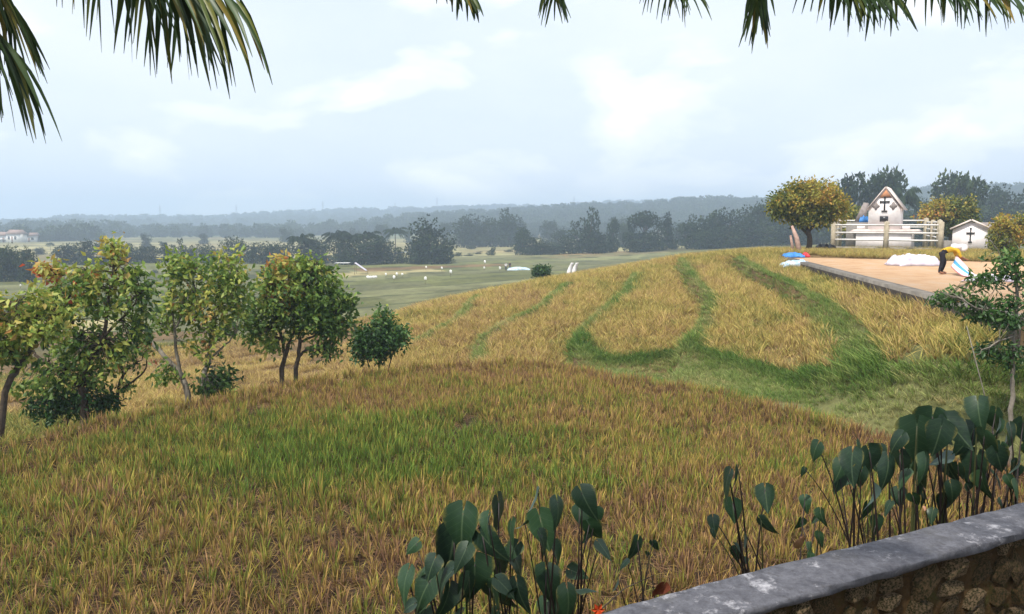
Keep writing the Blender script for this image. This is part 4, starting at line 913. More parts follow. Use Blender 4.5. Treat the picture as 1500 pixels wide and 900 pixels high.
def far_tree(px, d, top, wpx, kind, label, group=None, name=None, cat='tree'):
    x = (px-750)/FPX*d; gz_ = Hs(x, d); h_ = zpx(top, d)-gz_; w_ = wpx*d/FPX*(1.25 if kind in ('round', 'ragged') else 1.1)
    o = empty(name or {'palm': 'palm_tree', 'shrub': 'shrub'}.get(kind, 'tree'), (x, d, gz_), rt.uniform(0, 6.28)); tm, cm = rt.choice(PROTO[kind])
    k_ = w_ if kind != 'palm' else w_*1.05
    o.scale = (k_, k_*rt.uniform(.85, 1.1), h_)
    link('trunk', tm, o); cr = link('crown', cm, o); cr['kind'] = 'stuff'
    return tag(o, label, cat, group)
def zone(px):
    for lim, z in ((60, 'in the dark clump this side of the far houses'), (200, 'in the hedgerow behind the forked orchard tree'), (300, 'in the hedgerow behind the pale stemmed orchard tree'), (412, 'in the hedgerow behind the orange leaved orchard tree'), (600, 'by the valley palm clump'), (662, 'beside the blue roofed shelter'),
                   (802, 'in the pale fields beyond the bird scarers'), (906, 'in the gappy row beyond the slope crest flags'), (1012, 'in the gappy row beyond the curved bunds'), (1100, 'in the solid wood beyond the terrace bunds'), (9999, 'in the solid wood next to the broad yellow tree')):
        if px < lim: return z
kinds = {'round': 'round crowned dark', 'tall': 'narrow crowned dark', 'ragged': 'ragged open crowned', 'umbrella': 'flat topped spreading', 'palm': 'feathery dark', 'shrub': 'low bushy'}
def belt(kind, px, d, top, wp):
    h_ = zpx(top, d)-Hs((px-750)/FPX*d, d); sz = 'very tall' if h_ > 15 else 'tall' if h_ > 10.5 else 'medium high' if h_ > 7 else 'small'
    if kind == 'palm' and d > 300: sz = 'distant'
    return '%s %s %s %s' % (sz, kinds[kind], {'palm': 'palm', 'shrub': 'shrub'}.get(kind, 'tree'), zone(px))
for px, d, top, wp, kd in [
    (2, 141, 360, 34, 'round'), (22, 143, 358, 30, 'round'), (40, 139, 362, 26, 'round'), (-25, 140, 358, 36, 'round'),
    (92, 196, 358, 26, 'round'), (110, 198, 352, 28, 'ragged'), (130, 196, 351, 28, 'round'), (152, 200, 350, 26, 'tall'), (172, 196, 354, 24, 'round'), (190, 199, 352, 24, 'round'),
    (208, 203, 358, 20, 'tall'), (224, 203, 359, 20, 'round'), (242, 204, 357, 20, 'tall'), (261, 200, 345, 22, 'ragged'), (280, 204, 356, 22, 'tall'), (298, 203, 354, 22, 'round'), (314, 204, 357, 18, 'tall'), (332, 200, 341, 22, 'ragged'), (348, 203, 347, 24, 'round'), (368, 202, 352, 22, 'tall'), (386, 201, 351, 24, 'round'), (402, 200, 355, 20, 'round'),
    (418, 200, 352, 26, 'round'), (441, 196, 330, 40, 'palm'), (452, 198, 348, 34, 'round'), (470, 203, 350, 26, 'round'), (496, 200, 322, 46, 'palm'), (516, 198, 328, 48, 'palm'), (538, 201, 326, 44, 'palm'), (505, 197, 345, 40, 'round'), (532, 196, 346, 44, 'round'), (558, 198, 340, 34, 'round'), (574, 199, 350, 26, 'ragged'), (580, 250, 322, 34, 'palm'),
    (590, 202, 356, 20, 'shrub'), (610, 199, 352, 28, 'round'), (634, 197, 318, 54, 'round'), (618, 196, 350, 30, 'round'), (650, 198, 355, 24, 'round'),
    (680, 330, 310, 36, 'round'), (700, 340, 322, 32, 'round'), (718, 335, 313, 34, 'round'), (745, 330, 297, 42, 'tall'), (735, 338, 318, 30, 'round'), (765, 240, 328, 28, 'tall'), (780, 236, 345, 30, 'round'), (795, 238, 352, 26, 'round'), (719, 238, 352, 16, 'shrub'),
    (686, 236, 370, 16, 'shrub'), (668, 234, 366, 18, 'shrub'),
    (215, 330, 342, 16, 'round'), (150, 420, 340, 16, 'round'), (300, 380, 340, 16, 'tall'), (420, 420, 334, 18, 'round'), (520, 420, 331, 18, 'ragged'), (560, 440, 328, 22, 'round'), (600, 400, 332, 18, 'tall'), (655, 420, 325, 20, 'round'), (690, 300, 352, 16, 'shrub'), (760, 420, 322, 22, 'round'), (805, 380, 322, 22, 'round'), (700, 250, 366, 12, 'shrub'), (745, 262, 362, 14, 'shrub'), (350, 300, 350, 12, 'palm'), (240, 290, 350, 12, 'palm'), (820, 300, 335, 24, 'round'), (920, 420, 318, 26, 'round'), (180, 160, 398, 10, 'shrub'), (225, 165, 392, 12, 'shrub'), (60, 260, 362, 14, 'round'), (75, 300, 352, 12, 'palm'),
    (812, 236, 358, 26, 'round'), (832, 236, 340, 30, 'ragged'), (848, 240, 318, 30, 'ragged'), (863, 236, 295, 40, 'ragged'), (872, 234, 335, 38, 'round'), (897, 238, 312, 22, 'tall'), (888, 240, 342, 26, 'round'), (912, 300, 326, 30, 'round'), (930, 238, 326, 34, 'ragged'), (944, 236, 307, 44, 'umbrella'), (940, 234, 340, 44, 'round'), (960, 235, 330, 30, 'round'), (975, 240, 313, 26, 'tall'), (1004, 244, 308, 28, 'ragged'), (987, 236, 338, 14, 'shrub'), (990, 300, 325, 30, 'round'),
    (1018, 236, 324, 36, 'round'), (1040, 234, 304, 42, 'round'), (1035, 228, 334, 36, 'round'), (1062, 236, 300, 40, 'round'), (1088, 238, 303, 40, 'round'), (1068, 226, 330, 38, 'round'), (1105, 240, 299, 38, 'ragged'), (1096, 228, 326, 36, 'round'), (1122, 236, 296, 38, 'round'), (1128, 226, 322, 38, 'round'), (1150, 236, 298, 42, 'round'), (1165, 226, 315, 44, 'round')]:
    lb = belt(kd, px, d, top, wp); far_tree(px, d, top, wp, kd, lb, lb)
def wood(kind, px, d, top, wp):
    pl = 'behind the broad yellow tree' if px < 1240 else 'behind the tall tomb' if px < 1335 else 'behind the olive leaved round tree' if px < 1420 else 'behind the small tomb'
    return '%s %s tree %s' % ('shorter front row' if d < 189 else 'back row', kinds[kind], pl)
for px, d, top, wp, kd in [(1180, 230, 300, 44, 'round'), (1205, 226, 302, 40, 'round'), (1232, 224, 300, 40, 'ragged'), (1255, 228, 300, 44, 'round'), (1285, 224, 298, 46, 'round'), (1318, 222, 296, 44, 'round'), (1345, 226, 291, 46, 'round'), (1370, 190, 281, 42, 'ragged'), (1412, 190, 278, 44, 'round'), (1440, 196, 271, 40, 'round'), (1468, 200, 274, 42, 'round'), (1495, 196, 278, 44, 'round'), (1525, 200, 274, 46, 'round'), (1555, 198, 270, 46, 'round'), (1590, 200, 274, 50, 'round'),
    (1425, 178, 300, 44, 'round'), (1455, 180, 302, 44, 'round'), (1485, 176, 300, 46, 'round'), (1340, 180, 312, 44, 'round'), (1305, 184, 318, 46, 'round'), (1270, 186, 318, 46, 'round'), (1235, 186, 318, 44, 'round'), (1372, 176, 308, 44, 'round'), (1518, 178, 300, 46, 'round'), (1453, 240, 266, 22, 'tall')]:
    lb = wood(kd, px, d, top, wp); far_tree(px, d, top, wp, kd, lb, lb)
far_tree(1252, 150, 249, 56, 'umbrella', 'wide airy umbrella tree rising above the wood behind the yellow tree')
far_tree(1298, 152, 246, 52, 'umbrella', 'pale open flat topped tree rising behind the tall tomb gable')
far_tree(1318, 140, 250, 54, 'palm', 'big dark palm with raised fronds beside the tall tomb gable')
far_tree(1396, 150, 251, 66, 'umbrella', 'tall spreading tree towering behind the olive leaved round tree')
near_tree('lone_bush', 'small dark bush standing alone below the slope crest', 60, [(.05, .02, [(793, 410, 0), (793, 400, 0), (792, 394, 0)])], [(788, 399, 9, 7, .5, 60, .2, .1), (798, 398, 10, 8, .5, 70, .22, .1), (792, 394, 8, 4, .4, 30, .3, .1)], M['bush'], M['bark'], (.2, .1), 9, 77, cat='bush')
for px, top in ((23, 338), (37, 332), (2, 350)): far_tree(px, 420, top, 14, 'palm', 'lone tall palm near the white far houses', 'palms near the far houses')
# far woodland and hill forest: uncountable
fp = []
for kd in ('round', 'tall', 'ragged'):
    r = np.random.default_rng(len(kd)); LP = []; LD = []; LT = []
    for i in range(230):
        w_ = r.normal(0, 1, 3); w_ /= np.linalg.norm(w_); k_ = .75 if kd == 'tall' else 1
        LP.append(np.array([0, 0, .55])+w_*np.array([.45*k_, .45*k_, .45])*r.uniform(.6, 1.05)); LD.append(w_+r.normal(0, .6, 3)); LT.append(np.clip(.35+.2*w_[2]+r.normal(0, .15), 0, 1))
    V, Fx, T_ = leaf_cards(np.array(LP), np.array(LD), r.uniform(.10, .2, 230), np.full(230, .11), np.array(LT), r)
    fp.append(mesh_np('far_crown', V, [Fx], [M['farleaf']], {'tint': T_}))
def forest(name, label, n, r0, r1, hmin, hmax, seed, mask=None):
    r = np.random.default_rng(seed); a_ = r.uniform(-.66, .66, n); q = np.sqrt(r.uniform(r0*r0, r1*r1, n)); x = q*np.sin(a_); y = q*np.cos(a_)
    if mask is not None: k_ = mask(x, y, q, a_); x, y = x[k_], y[k_]
    n = len(x); h_ = hmin+(hmax*1.35-hmin)*r.uniform(0, 1, n)**2.2
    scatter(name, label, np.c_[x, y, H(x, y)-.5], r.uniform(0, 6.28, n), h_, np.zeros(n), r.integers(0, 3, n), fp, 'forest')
forest('ridge_forest', 'hazy forest covering the wooded ridge', 9000, 620, 915, 5, 9.5, 1, lambda x, y, q, a: (q > 640+120*fbm(x, y, 200, 3)-30) & ((x/y*FPX+750 > 520+160*fbm(x, y, 120, 9)) | (fbm(x, y, 90, 17) > .62)))
forest('far_hill_forest', 'pale blue forest on the farthest hills', 9000, 1120, 1640, 6, 11, 2, lambda x, y, q, a: fbm(x, y, 160, 5) > .36)
belts = lambda x, y, q, a: (fbm(x*.35, y*1.6, 60, 8) > .62) & (q > 500)
forest('plain_woodland', 'dark belts of trees scattered over the far plain', 8000, 400, 760, 4, 7.5, 4, belts)

# ================================================================ small things in the valley
M['bag'] = plain('white_sacking', SG(232, 230, 226), .8, .2, .1, 6)
M['bamboo'] = plain('bamboo_stake', SG(120, 104, 74), .8, .2, .3, 8)
bag_p = [lump('bag', 60+i, M['bag'], 2, .25) for i in range(3)]
def stake(px, py, hpx, label, group=None):
    g_ = G(px, py+hpx*.5)
    if not g_: return
    d = g_[1]; root = empty('bird_scarer', (g_[0], d, Hs(*g_))); hh = hpx*d/FPX
    b = MB(); b.tube([(0, 0, -.1), (.02, 0, hh*1.1)], [.03, .025], 5); b.build('stake', M['bamboo'], root)
    o = link('bag', random.choice(bag_p), root); o.location = (.05, -.03, hh*.75); o.scale = (hh*.16, hh*.15, hh*.22)
    tag(root, label, 'scarer', group)
for px, py, hp in ((577, 409, 11), (581, 404, 9), (589, 404, 8), (623, 411, 12), (660, 401, 11), (647, 395, 8), (624, 393, 7), (642, 381, 8), (600, 380, 7), (582, 382, 7), (710, 386, 9), (709, 394, 7), (565, 404, 8), (494, 379, 12), (30, 420, 6), (75, 456, 6), (732, 395, 9)):
    pl = 'beyond the orchard trees' if px < 100 else 'under the valley palm clump' if px < 500 else 'beside the row of white sacks' if px < 595 and py > 400 else 'at the edge of the valley tree belt' if py < 387 else 'near the pale valley sheet' if px > 700 else 'alone in the open valley field'
    stake(px, py, hp, 'white bag tied to a bamboo stake '+pl, 'bird scarers '+pl)
def sacks(px, py, n, label, sz=.5):
    g_ = G(px, py)
    root = empty('sack_pile', (g_[0], g_[1], Hs(*g_)))
    for i in range(n):
        o = link('sack', random.choice(bag_p), root); o.location = ((i-(n-1)/2)*sz*1.1, random.uniform(-.2, .2), sz*.5); o.scale = (sz*.75, sz*.5, sz*.62); o.rotation_euler = (0, random.uniform(-.3, .3), random.uniform(0, 3))
    tag(root, label, 'sacks')
sacks(545, 408, 4, 'row of white sacks below the tilted white sheet', .42)
sacks(757, 395, 3, 'white sacks beside the pale sheet in the far field', .45)
# tilted white sheet on poles, blue shelter, pale sheet
def shelter(px, py, w_, h_, m, label, tilt):
    g_ = G(px, py); root = empty('field_shelter', (g_[0], g_[1], Hs(*g_))); n = 8
    V = []
    for i in range(n+1):
        for j in range(n+1):
            u, v = i/n-.5, j/n-.5; V.append((u*w_, v*w_*.8, h_+u*w_*tilt-.25*math.cos(u*3.1)*math.cos(v*3.1)*.4))
    me = mesh_np('sheet', V, [[(i*(n+1)+j, i*(n+1)+j+1, (i+1)*(n+1)+j+1, (i+1)*(n+1)+j) for i in range(n) for j in range(n)]], [m], None, True); solid(link('sheet', me, root), .02)
    for u in (-.5, .5):
        for v in (-.5, .5):
            b = MB(); b.tube([(u*w_, v*w_*.8, -.1), (u*w_, v*w_*.8, h_+u*w_*tilt)], [.04, .04], 5); b.build('pole', M['bamboo'], root)
    tag(root, label, 'shelter')
shelter(529, 402, 2.3, 1.5, M['wcloth'], 'white sheet tilted on four poles in the valley field', -.7)
shelter(502, 391, 3.4, .9, M['whitecl'], 'low white awning at the foot of the palm clump', 0)
shelter(588, 379, 3.6, 1.7, M['blue'], 'blue roofed shelter under the valley tree belt', .1)
g_ = G(760, 396); o = link('pale_sheet', cloth('pale_sheet', 4.2, 2.6, .6, M['palecl'], 77, 20, 1.5)); o.location = (*g_, Hs(*g_)); solid(o); tag(o, 'pale blue sheet spread in the valley beside two workers', 'sheet')
far_person(741, 397, g_[1]-1, 'worker in a white shirt standing by the pale valley sheet', M['whitecl'], M['trouser'])
far_person(747, 397, g_[1]+1.5, 'worker in dark clothes standing by the pale valley sheet', M['trouser'], M['trouser'])
# two curved white flags on the crest
for i, (px, lab) in enumerate(((834, 'curved white cloth flag on the slope crest, beside the lone bush'), (841, 'curved white cloth flag on the slope crest, paired with another flag'))):
    d = 57; x = (px-750)/FPX*d; gz_ = Hs(x, d); root = empty('cloth_flag', (x, d, gz_)); zt = zpx(385, d)-gz_; b = MB()
    b.tube([(.22, 0, -.1), (.22, 0, zt+.05)], [.018, .014], 5); b.build('stake', M['bamboo'], root)
    n = 8; V = []
    for k_ in range(n+1):
        s = k_/n; off = .22-.3*math.sin(s*1.5); wd = .10+.05*math.sin(s*3)
        for q in (-1, 1): V.append((off+q*wd, -.05+.06*math.sin(4*s+q), zt-s*(zt-.15)))
    solid(link('cloth', mesh_np('cloth', V, [[(2*k_, 2*k_+1, 2*k_+3, 2*k_+2) for k_ in range(n)]], [M['whitecl']], None, True), root), .015)
    tag(root, lab, 'flag', None)
# far houses
M['housew'] = plain('white_house_wall', SG(228, 226, 224), .8, .2, .1, 3); M['roofm'] = plain('rusty_metal_roof', SG(150, 124, 112), .7, .3, .3, 1)
def house(px, d, w_, h_, label, rz):
    x = (px-750)/FPX*d; root = empty('far_house', (x, d, Hs(x, d)), rz)
    b = MB(); b.box((-w_/2, -3, -.3), (w_/2, 3, h_)); b.build('wall', M['housew'], root)
    b = MB(); b.add([(-w_/2-.5, -3.6, h_), (w_/2+.5, -3.6, h_), (w_/2+.5, 3.6, h_), (-w_/2-.5, 3.6, h_), (-w_/2-.5, 0, h_*1.55), (w_/2+.5, 0, h_*1.55)], [[(0, 1, 5, 4), (2, 3, 4, 5), (0, 3, 2, 1)], [(0, 4, 3), (1, 2, 5)]]); b.build('roof', M['roofm'], root)
    for u in (-.28, .28):
        b = MB(); b.box((u*w_-.6, -3.06, h_*.35), (u*w_+.6, -3.003, h_*.75)); b.build('window', M['darkhole'], root)
    b = MB(); b.box((-.5, -3.06, 0), (.5, -3.002, h_*.72)); b.build('door', M['roofm'], root)
    tag(root, label, 'house')
house(12, 425, 9, 3.5, 'long pale house beneath the lone far palms', .1); house(27, 418, 7, 4.2, 'bright white house between the lone far palms', -.2); house(48, 430, 6, 3.2, 'small white house past the lone far palms', .2)
# pylons on the far hills
M['steel'] = plain('galvanised_steel', SG(120, 124, 130), .6, .4, .1, 2)
pyl = None
for px, top in ((238, 300), (349, 300), (475, 294), (580, 297), (641, 289), (840, 287)):
    d = 1500; x = (px-750)/FPX*d; gz_ = Hs(x, d); h_ = zpx(top, d)-gz_
    root = empty('power_pylon', (x, d, gz_))
    if pyl is None:
        b = MB()
        for sx in (-1, 1):
            for sy in (-1, 1): b.tube([(sx*.09, sy*.09, 0), (sx*.025, sy*.025, .65), (0, 0, 1)], [.008, .007, .005], 4)
        legs = b.mesh('lattice', M['steel']); b = MB()
        for zz, ww in ((.68, .13), (.8, .11), (.9, .08)): b.tube([(-ww, 0, zz), (0, 0, zz+.02), (ww, 0, zz)], [.004, .008, .004], 4)
        pyl = (legs, b.mesh('crossarm', M['steel']))
    link('lattice', pyl[0], root); link('crossarm', pyl[1], root); root.scale = (h_, h_, h_)
    tag(root, 'faint steel power pylon standing on the far hills', 'pylon', 'pylons on the far hills')

# ================================================================ taro along the parapet
m, t = mat('taro_leaf'); M['taro'] = m
al, ac = attr(t, 'along'), attr(t, 'across')
vein = math_n(t, 'ABSOLUTE', math_n(t, 'SINE', math_n(t, 'ADD', math_n(t, 'MULTIPLY', al, 19), math_n(t, 'MULTIPLY', math_n(t, 'ABSOLUTE', ac), -13))))
vein = ramp(t, vein, [(0, (1, 1, 1)), (.12, (0, 0, 0))]); midr = ramp(t, math_n(t, 'ABSOLUTE', ac), [(0, (1, 1, 1)), (.03, (0, 0, 0))])
ri = N(t, 'ShaderNodeObjectInfo').outputs['Random']
c = mixc(t, ri, SG(24, 44, 33), SG(40, 68, 40))
c = mixc(t, ramp(t, noise(t, 9, 5, .6), [(.4, (0, 0, 0)), (.7, (.5, .5, .5))]), c, SG(44, 70, 40))
geo = N(t, 'ShaderNodeNewGeometry')
c = mixc(t, ramp(t, math_n(t, 'ADD', math_n(t, 'ABSOLUTE', ac), math_n(t, 'MULTIPLY', noise(t, 11, 5, .7), .25)), [(.47, (0, 0, 0)), (.56, (.8, .8, .8))]), c, SG(120, 112, 52))
c = mixc(t, geo.outputs['Backfacing'], c, SG(74, 92, 84))
c = mixc(t, math_n(t, 'MULTIPLY', vein, .22), c, SG(110, 134, 92)); c = mixc(t, math_n(t, 'MULTIPLY', midr, .35), c, SG(120, 140, 100))
d_ = bsdf(t, c, ramp(t, noise(t, 14, 4, .6), [(.3, (.4, .4, .4)), (.7, (.62, .62, .62))]), .5); tr = N(t, 'ShaderNodeBsdfTranslucent'); t.links.new(c, tr.inputs['Color']); mx = N(t, 'ShaderNodeMixShader'); mx.inputs[0].default_value = .15
t.links.new(d_, mx.inputs[1]); t.links.new(tr.outputs[0], mx.inputs[2]); out(t, mx.outputs[0])
M['tstem'] = plain('dark_taro_stalk', SG(44, 34, 34), .5, .4, .3, 12)
M['tstemg'] = plain('green_taro_stalk', SG(66, 70, 40), .5, .4, .3, 12)
def taro_leaf_mesh(seed):
    r = random.Random(seed); rows = 12; V = []; al_ = []; ac_ = []; F = []
    cup = r.uniform(-.4, 1.2); bend = r.uniform(.2, 1.5); tw = r.uniform(-1.4, 1.4); wv = r.uniform(0, 6)
    ts = [-.27+1.27*i/rows for i in range(rows+1)]
    def hw(tq): return .44*math.sqrt(max(0, 1-((.05-tq)/.335)**2)) if tq < .05 else .44*max(0, 1-((tq-.05)/.95)**1.35)
    cols = 7
    for i, tq in enumerate(ts):
        w_ = max(hw(tq), .004); inn = max(0, -tq)*.16
        for j in range(-3, 4):
            f = j/3; sg = 1 if j > 0 else -1
            a_ = 0 if j == 0 else sg*(min(inn, w_*.9)+(w_-min(inn, w_*.9))*(abs(j)-1)/2) if tq < 0 else f*w_
            z = cup*a_*a_*1.6-abs(a_)*.18-bend*.35*max(tq, 0)**2+.018*math.sin(9*tq+wv+4*f)*abs(f)+tw*.12*a_*tq
            V.append((a_, tq, z)); al_.append(tq); ac_.append(a_)
    for i in range(rows):
        for j in range(6):
            if ts[i+1] <= .001 and j in (2, 3): continue               # the notch between the lobes
            F.append((i*7+j, i*7+j+1, (i+1)*7+j+1, (i+1)*7+j))
    return mesh_np('leaf', V, [F], [M['taro']], {'along': np.array(al_), 'across': np.array(ac_)}, True)
tl = [taro_leaf_mesh(i) for i in range(18)]
def taro(base, d, leaves, label, seed, size=1.0):
    r = random.Random(seed); b0 = U(base[0], base[1], d); gz_ = Hs(b0.x, d); root = empty('taro_plant', (b0.x, d, gz_)); O = Vector(root.location)
    extra = [(px+r.uniform(-22, 22), py+r.uniform(5, 45), ln*r.uniform(.5, .8), ang+r.uniform(-40, 40)) for (px, py, ln, ang) in leaves if r.random() < .85]
    for (px, py, ln, ang) in list(leaves)+extra:
        dd_ = d+r.uniform(-.22, .22); L = ln*dd_/FPX*.74*size*r.uniform(.85, 1.15)
        # ang: where the tip points in the picture, 0 = straight down, + = to the right
        tipd = Vector((math.sin(math.radians(ang)), -r.uniform(-.25, .6), -math.cos(math.radians(ang)))).normalized()
        ctr = U(px, py, dd_)-O; att = ctr-tipd*L*.30
        nrm = Vector((r.uniform(-1.6, 1.6), -1+r.uniform(-.1, .9), r.uniform(.0, 1.0))); nrm = (nrm-tipd*nrm.dot(tipd)).normalized(); sx = tipd.cross(nrm)
        R = Matrix((sx, tipd, nrm)).transposed().to_4x4()
        o = link('leaf', r.choice(tl), root); o.matrix_local = Matrix.Translation(att) @ R @ Matrix.Diagonal((L*r.uniform(.85, 1.1), L, L, 1))
        st = Vector((r.uniform(-.09, .09), r.uniform(-.07, .07), -.05)); mid = st.lerp(att, .55)+Vector((-.10*(att.x-st.x), 0, .08+.05*abs(att.x)))
        b = MB(); Q = []
        for k_ in range(9):
            f = k_/8; Q.append(st*(1-f)**2+mid*2*f*(1-f)+att*f*f)
        rad = .0035+.0075*min(1, L/.28)
        b.tube(Q, [rad*(1-.62*k_/8) for k_ in range(9)], 6); b.build('leaf_stalk', M['tstem'] if r.random() < .75 else M['tstemg'], o and root, True)
    tag(root, label, 'taro plant'); return root
taro((672, 985), 3.75, [(604, 801, 42, -50), (592, 852, 66, -20), (621, 865, 84, -32), (663, 805, 104, -4), (676, 772, 82, -6), (643, 857, 72, -12), (696, 846, 92, 2), (655, 880, 70, -10), (632, 830, 55, -25)], 'leafy taro plant with drooping leaves furthest from the dead pink leaf', 1)
taro((742, 985), 3.7, [(717, 799, 64, 42), (733, 753, 72, 8), (757, 820, 62, 38), (747, 777, 56, -10), (731, 842, 90, 0), (725, 886, 80, 5), (712, 770, 50, -15), (760, 870, 70, 12)], 'taro plant crowded between two other leafy taro plants', 2)
taro((822, 985), 3.65, [(795, 774, 80, 14), (787, 732, 44, -10), (819, 748, 66, 10), (858, 735, 62, 24), (868, 778, 58, 28), (851, 756, 50, 12), (816, 812, 58, 30), (800, 855, 84, 0), (845, 839, 44, 70), (834, 880, 60, 10)], 'tall taro plant with a stout dark stem beside the orange flower', 3)
taro((948, 915), 3.6, [(931, 804, 46, -20), (904, 857, 30, -10), (958, 800, 26, 20)], 'sparse taro plant with three small leaves by the dry leaf', 4)
taro((1118, 850), 3.75, [(1063, 710, 60, -14), (1082, 697, 42, 8), (1122, 728, 58, 2), (1045, 767, 30, 0), (1093, 787, 32, 20), (1078, 812, 30, -5)], 'spindly taro plant with one pale heart shaped leaf, standing alone', 5)
taro((1188, 825), 3.85, [(1180, 737, 30, 0), (1203, 757, 30, 4), (1172, 767, 30, -15), (1200, 790, 30, 5)], 'tiny dark taro plant beside the dead pink leaf', 6)
taro((1272, 800), 4.0, [(1193, 660, 40, -20), (1247, 680, 72, -14), (1277, 675, 62, 20), (1280, 725, 46, 4), (1270, 748, 40, -6), (1232, 686, 42, -25), (1262, 662, 50, 5)], 'bushy taro plant at the open end of the taro row', 7)
taro((1330, 785), 4.1, [(1302, 688, 62, -8), (1320, 678, 50, 10), (1343, 643, 84, 2), (1313, 647, 52, -30), (1317, 727, 40, 0), (1345, 700, 50, 15)], 'taro plant in the row, second from its open end', 8)
taro((1382, 775), 4.2, [(1363, 627, 74, 0), (1387, 682, 62, 6), (1357, 685, 62, -6), (1400, 630, 62, 30), (1353, 733, 36, 0), (1375, 640, 60, -12), (1395, 720, 45, 10)], 'taro plant in the row, third from its open end', 9)
taro((1432, 765), 4.3, [(1433, 603, 62, -10), (1457, 617, 62, 6), (1443, 653, 62, 14), (1427, 684, 62, -8), (1463, 673, 52, 20), (1420, 643, 60, -28), (1440, 710, 50, 5)], 'tallest taro plant in the row along the wall', 10)
taro((1482, 758), 4.4, [(1483, 640, 52, 10), (1493, 680, 44, 0), (1473, 652, 52, -12), (1500, 630, 50, 14), (1512, 665, 50, 20), (1490, 715, 40, -5)], 'taro plant at the end of the row under the sapling', 11)
# dead leaves and a flower
M['deadp'] = plain('dead_pink_leaf', SG(196, 146, 118), .8, .2, .3, 14); M['deadr'] = plain('dead_red_leaf', SG(150, 84, 62), .8, .2, .3, 14); M['flower'] = plain('orange_flower', SG(204, 74, 30), .6, .3, .4, 14)
def dead_leaf(px, py, d, ln, m_, label, ang, seed):
    me = taro_leaf_mesh(seed); me.materials.clear(); me.materials.append(m_); o = link('dead_leaf', me); L = ln*d/FPX
    o.location = U(px, py, d); o.rotation_euler = (math.radians(62), math.radians(ang), .2); o.scale = (L*.8, L, L*1.4); tag(o, label, 'leaf')
dead_leaf(1171, 794, 3.7, 32, M['deadp'], 'curled dead pink leaf lying behind the concrete cap', 150, 41)
dead_leaf(971, 858, 3.35, 34, M['deadr'], 'dry reddish leaf standing against the concrete cap', 200, 42)
dead_leaf(1356, 748, 4.0, 16, M['deadp'], 'small pale dry leaf at the foot of the taro row', 90, 43)
fl = empty('orange_flower', U(876, 893, 3.1)); fl.scale = (.7, .7, .7); b = MB()
b.tube([(0, 0, -.5), (.02, 0, -.2), (0, 0, 0)], [.005, .004, .003], 5); b.build('stem', M['tstemg'], fl)
for i in range(6):
    b = MB(); a_ = i*1.047; dx, dz = math.cos(a_), math.sin(a_); b.add([(0, 0, 0), (dx*.02-dz*.012, -.012, dz*.02+dx*.012), (dx*.042, -.004, dz*.042), (dx*.02+dz*.012, -.012, dz*.02-dx*.012)], [[(0, 1, 2), (0, 2, 3)]]); b.build('petal', M['flower'], fl)
tag(fl, 'small orange flower at the low end of the concrete cap', 'flower')
b = MB(); b.tube([U(880, 893, 3.2), U(915, 862, 3.3), U(960, 842, 3.4)], [.004, .003, .002], 4); tag(b.build('bare_twig', M['bark']), 'bare thin twig arching over the wall beside the orange flower', 'twig')

# ================================================================ palms leaning over the viewer
m, t = mat('palm_leaflet'); M['palm'] = m
ri = N(t, 'ShaderNodeObjectInfo').outputs['Random']
c = ramp(t, ri, [(0, SG(40, 62, 34)), (.7, SG(62, 84, 38)), (.93, SG(104, 108, 44)), (1, SG(140, 120, 54))])
d_ = bsdf(t, c, .45, .4); tr = N(t, 'ShaderNodeBsdfTranslucent'); t.links.new(c, tr.inputs['Color']); mx = N(t, 'ShaderNodeMixShader'); mx.inputs[0].default_value = .12
t.links.new(d_, mx.inputs[1]); t.links.new(tr.outputs[0], mx.inputs[2]); out(t, mx.outputs[0])
M['ptrunk'] = plain('ringed_palm_trunk', SG(118, 106, 92), .95, .1, .4, 4, .6, .03)
M['rachis'] = plain('palm_rachis', SG(92, 92, 48), .6, .3, .3, 8)
def leaflet_geo(p, dirv, L, Wd, g, r, seg=5):
    """a folded strip that bends from dirv towards gravity"""
    V = []; q = Vector(p); dv = Vector(dirv).normalized(); sdv = dv.cross(Vector((r.uniform(-.5, .5), 1, r.uniform(-.5, .5)))).normalized()
    for k_ in range(seg+1):
        f = k_/seg; w_ = Wd*.5*(min(1, .35+f*3)*(1-f**2.2))+.0012; nv = dv.cross(sdv).normalized()
        V += [q+sdv*w_+nv*w_*.35, q, q-sdv*w_+nv*w_*.35]
        q = q+dv*L/seg; dv = (dv+Vector((0, 0, -g/seg))+Vector((r.uniform(-.05, .05), r.uniform(-.05, .05), 0))).normalized()
    F = [(k_*3+j, k_*3+j+1, k_*3+4+j, k_*3+3+j) for k_ in range(seg) for j in (0, 1)]
    return V, F
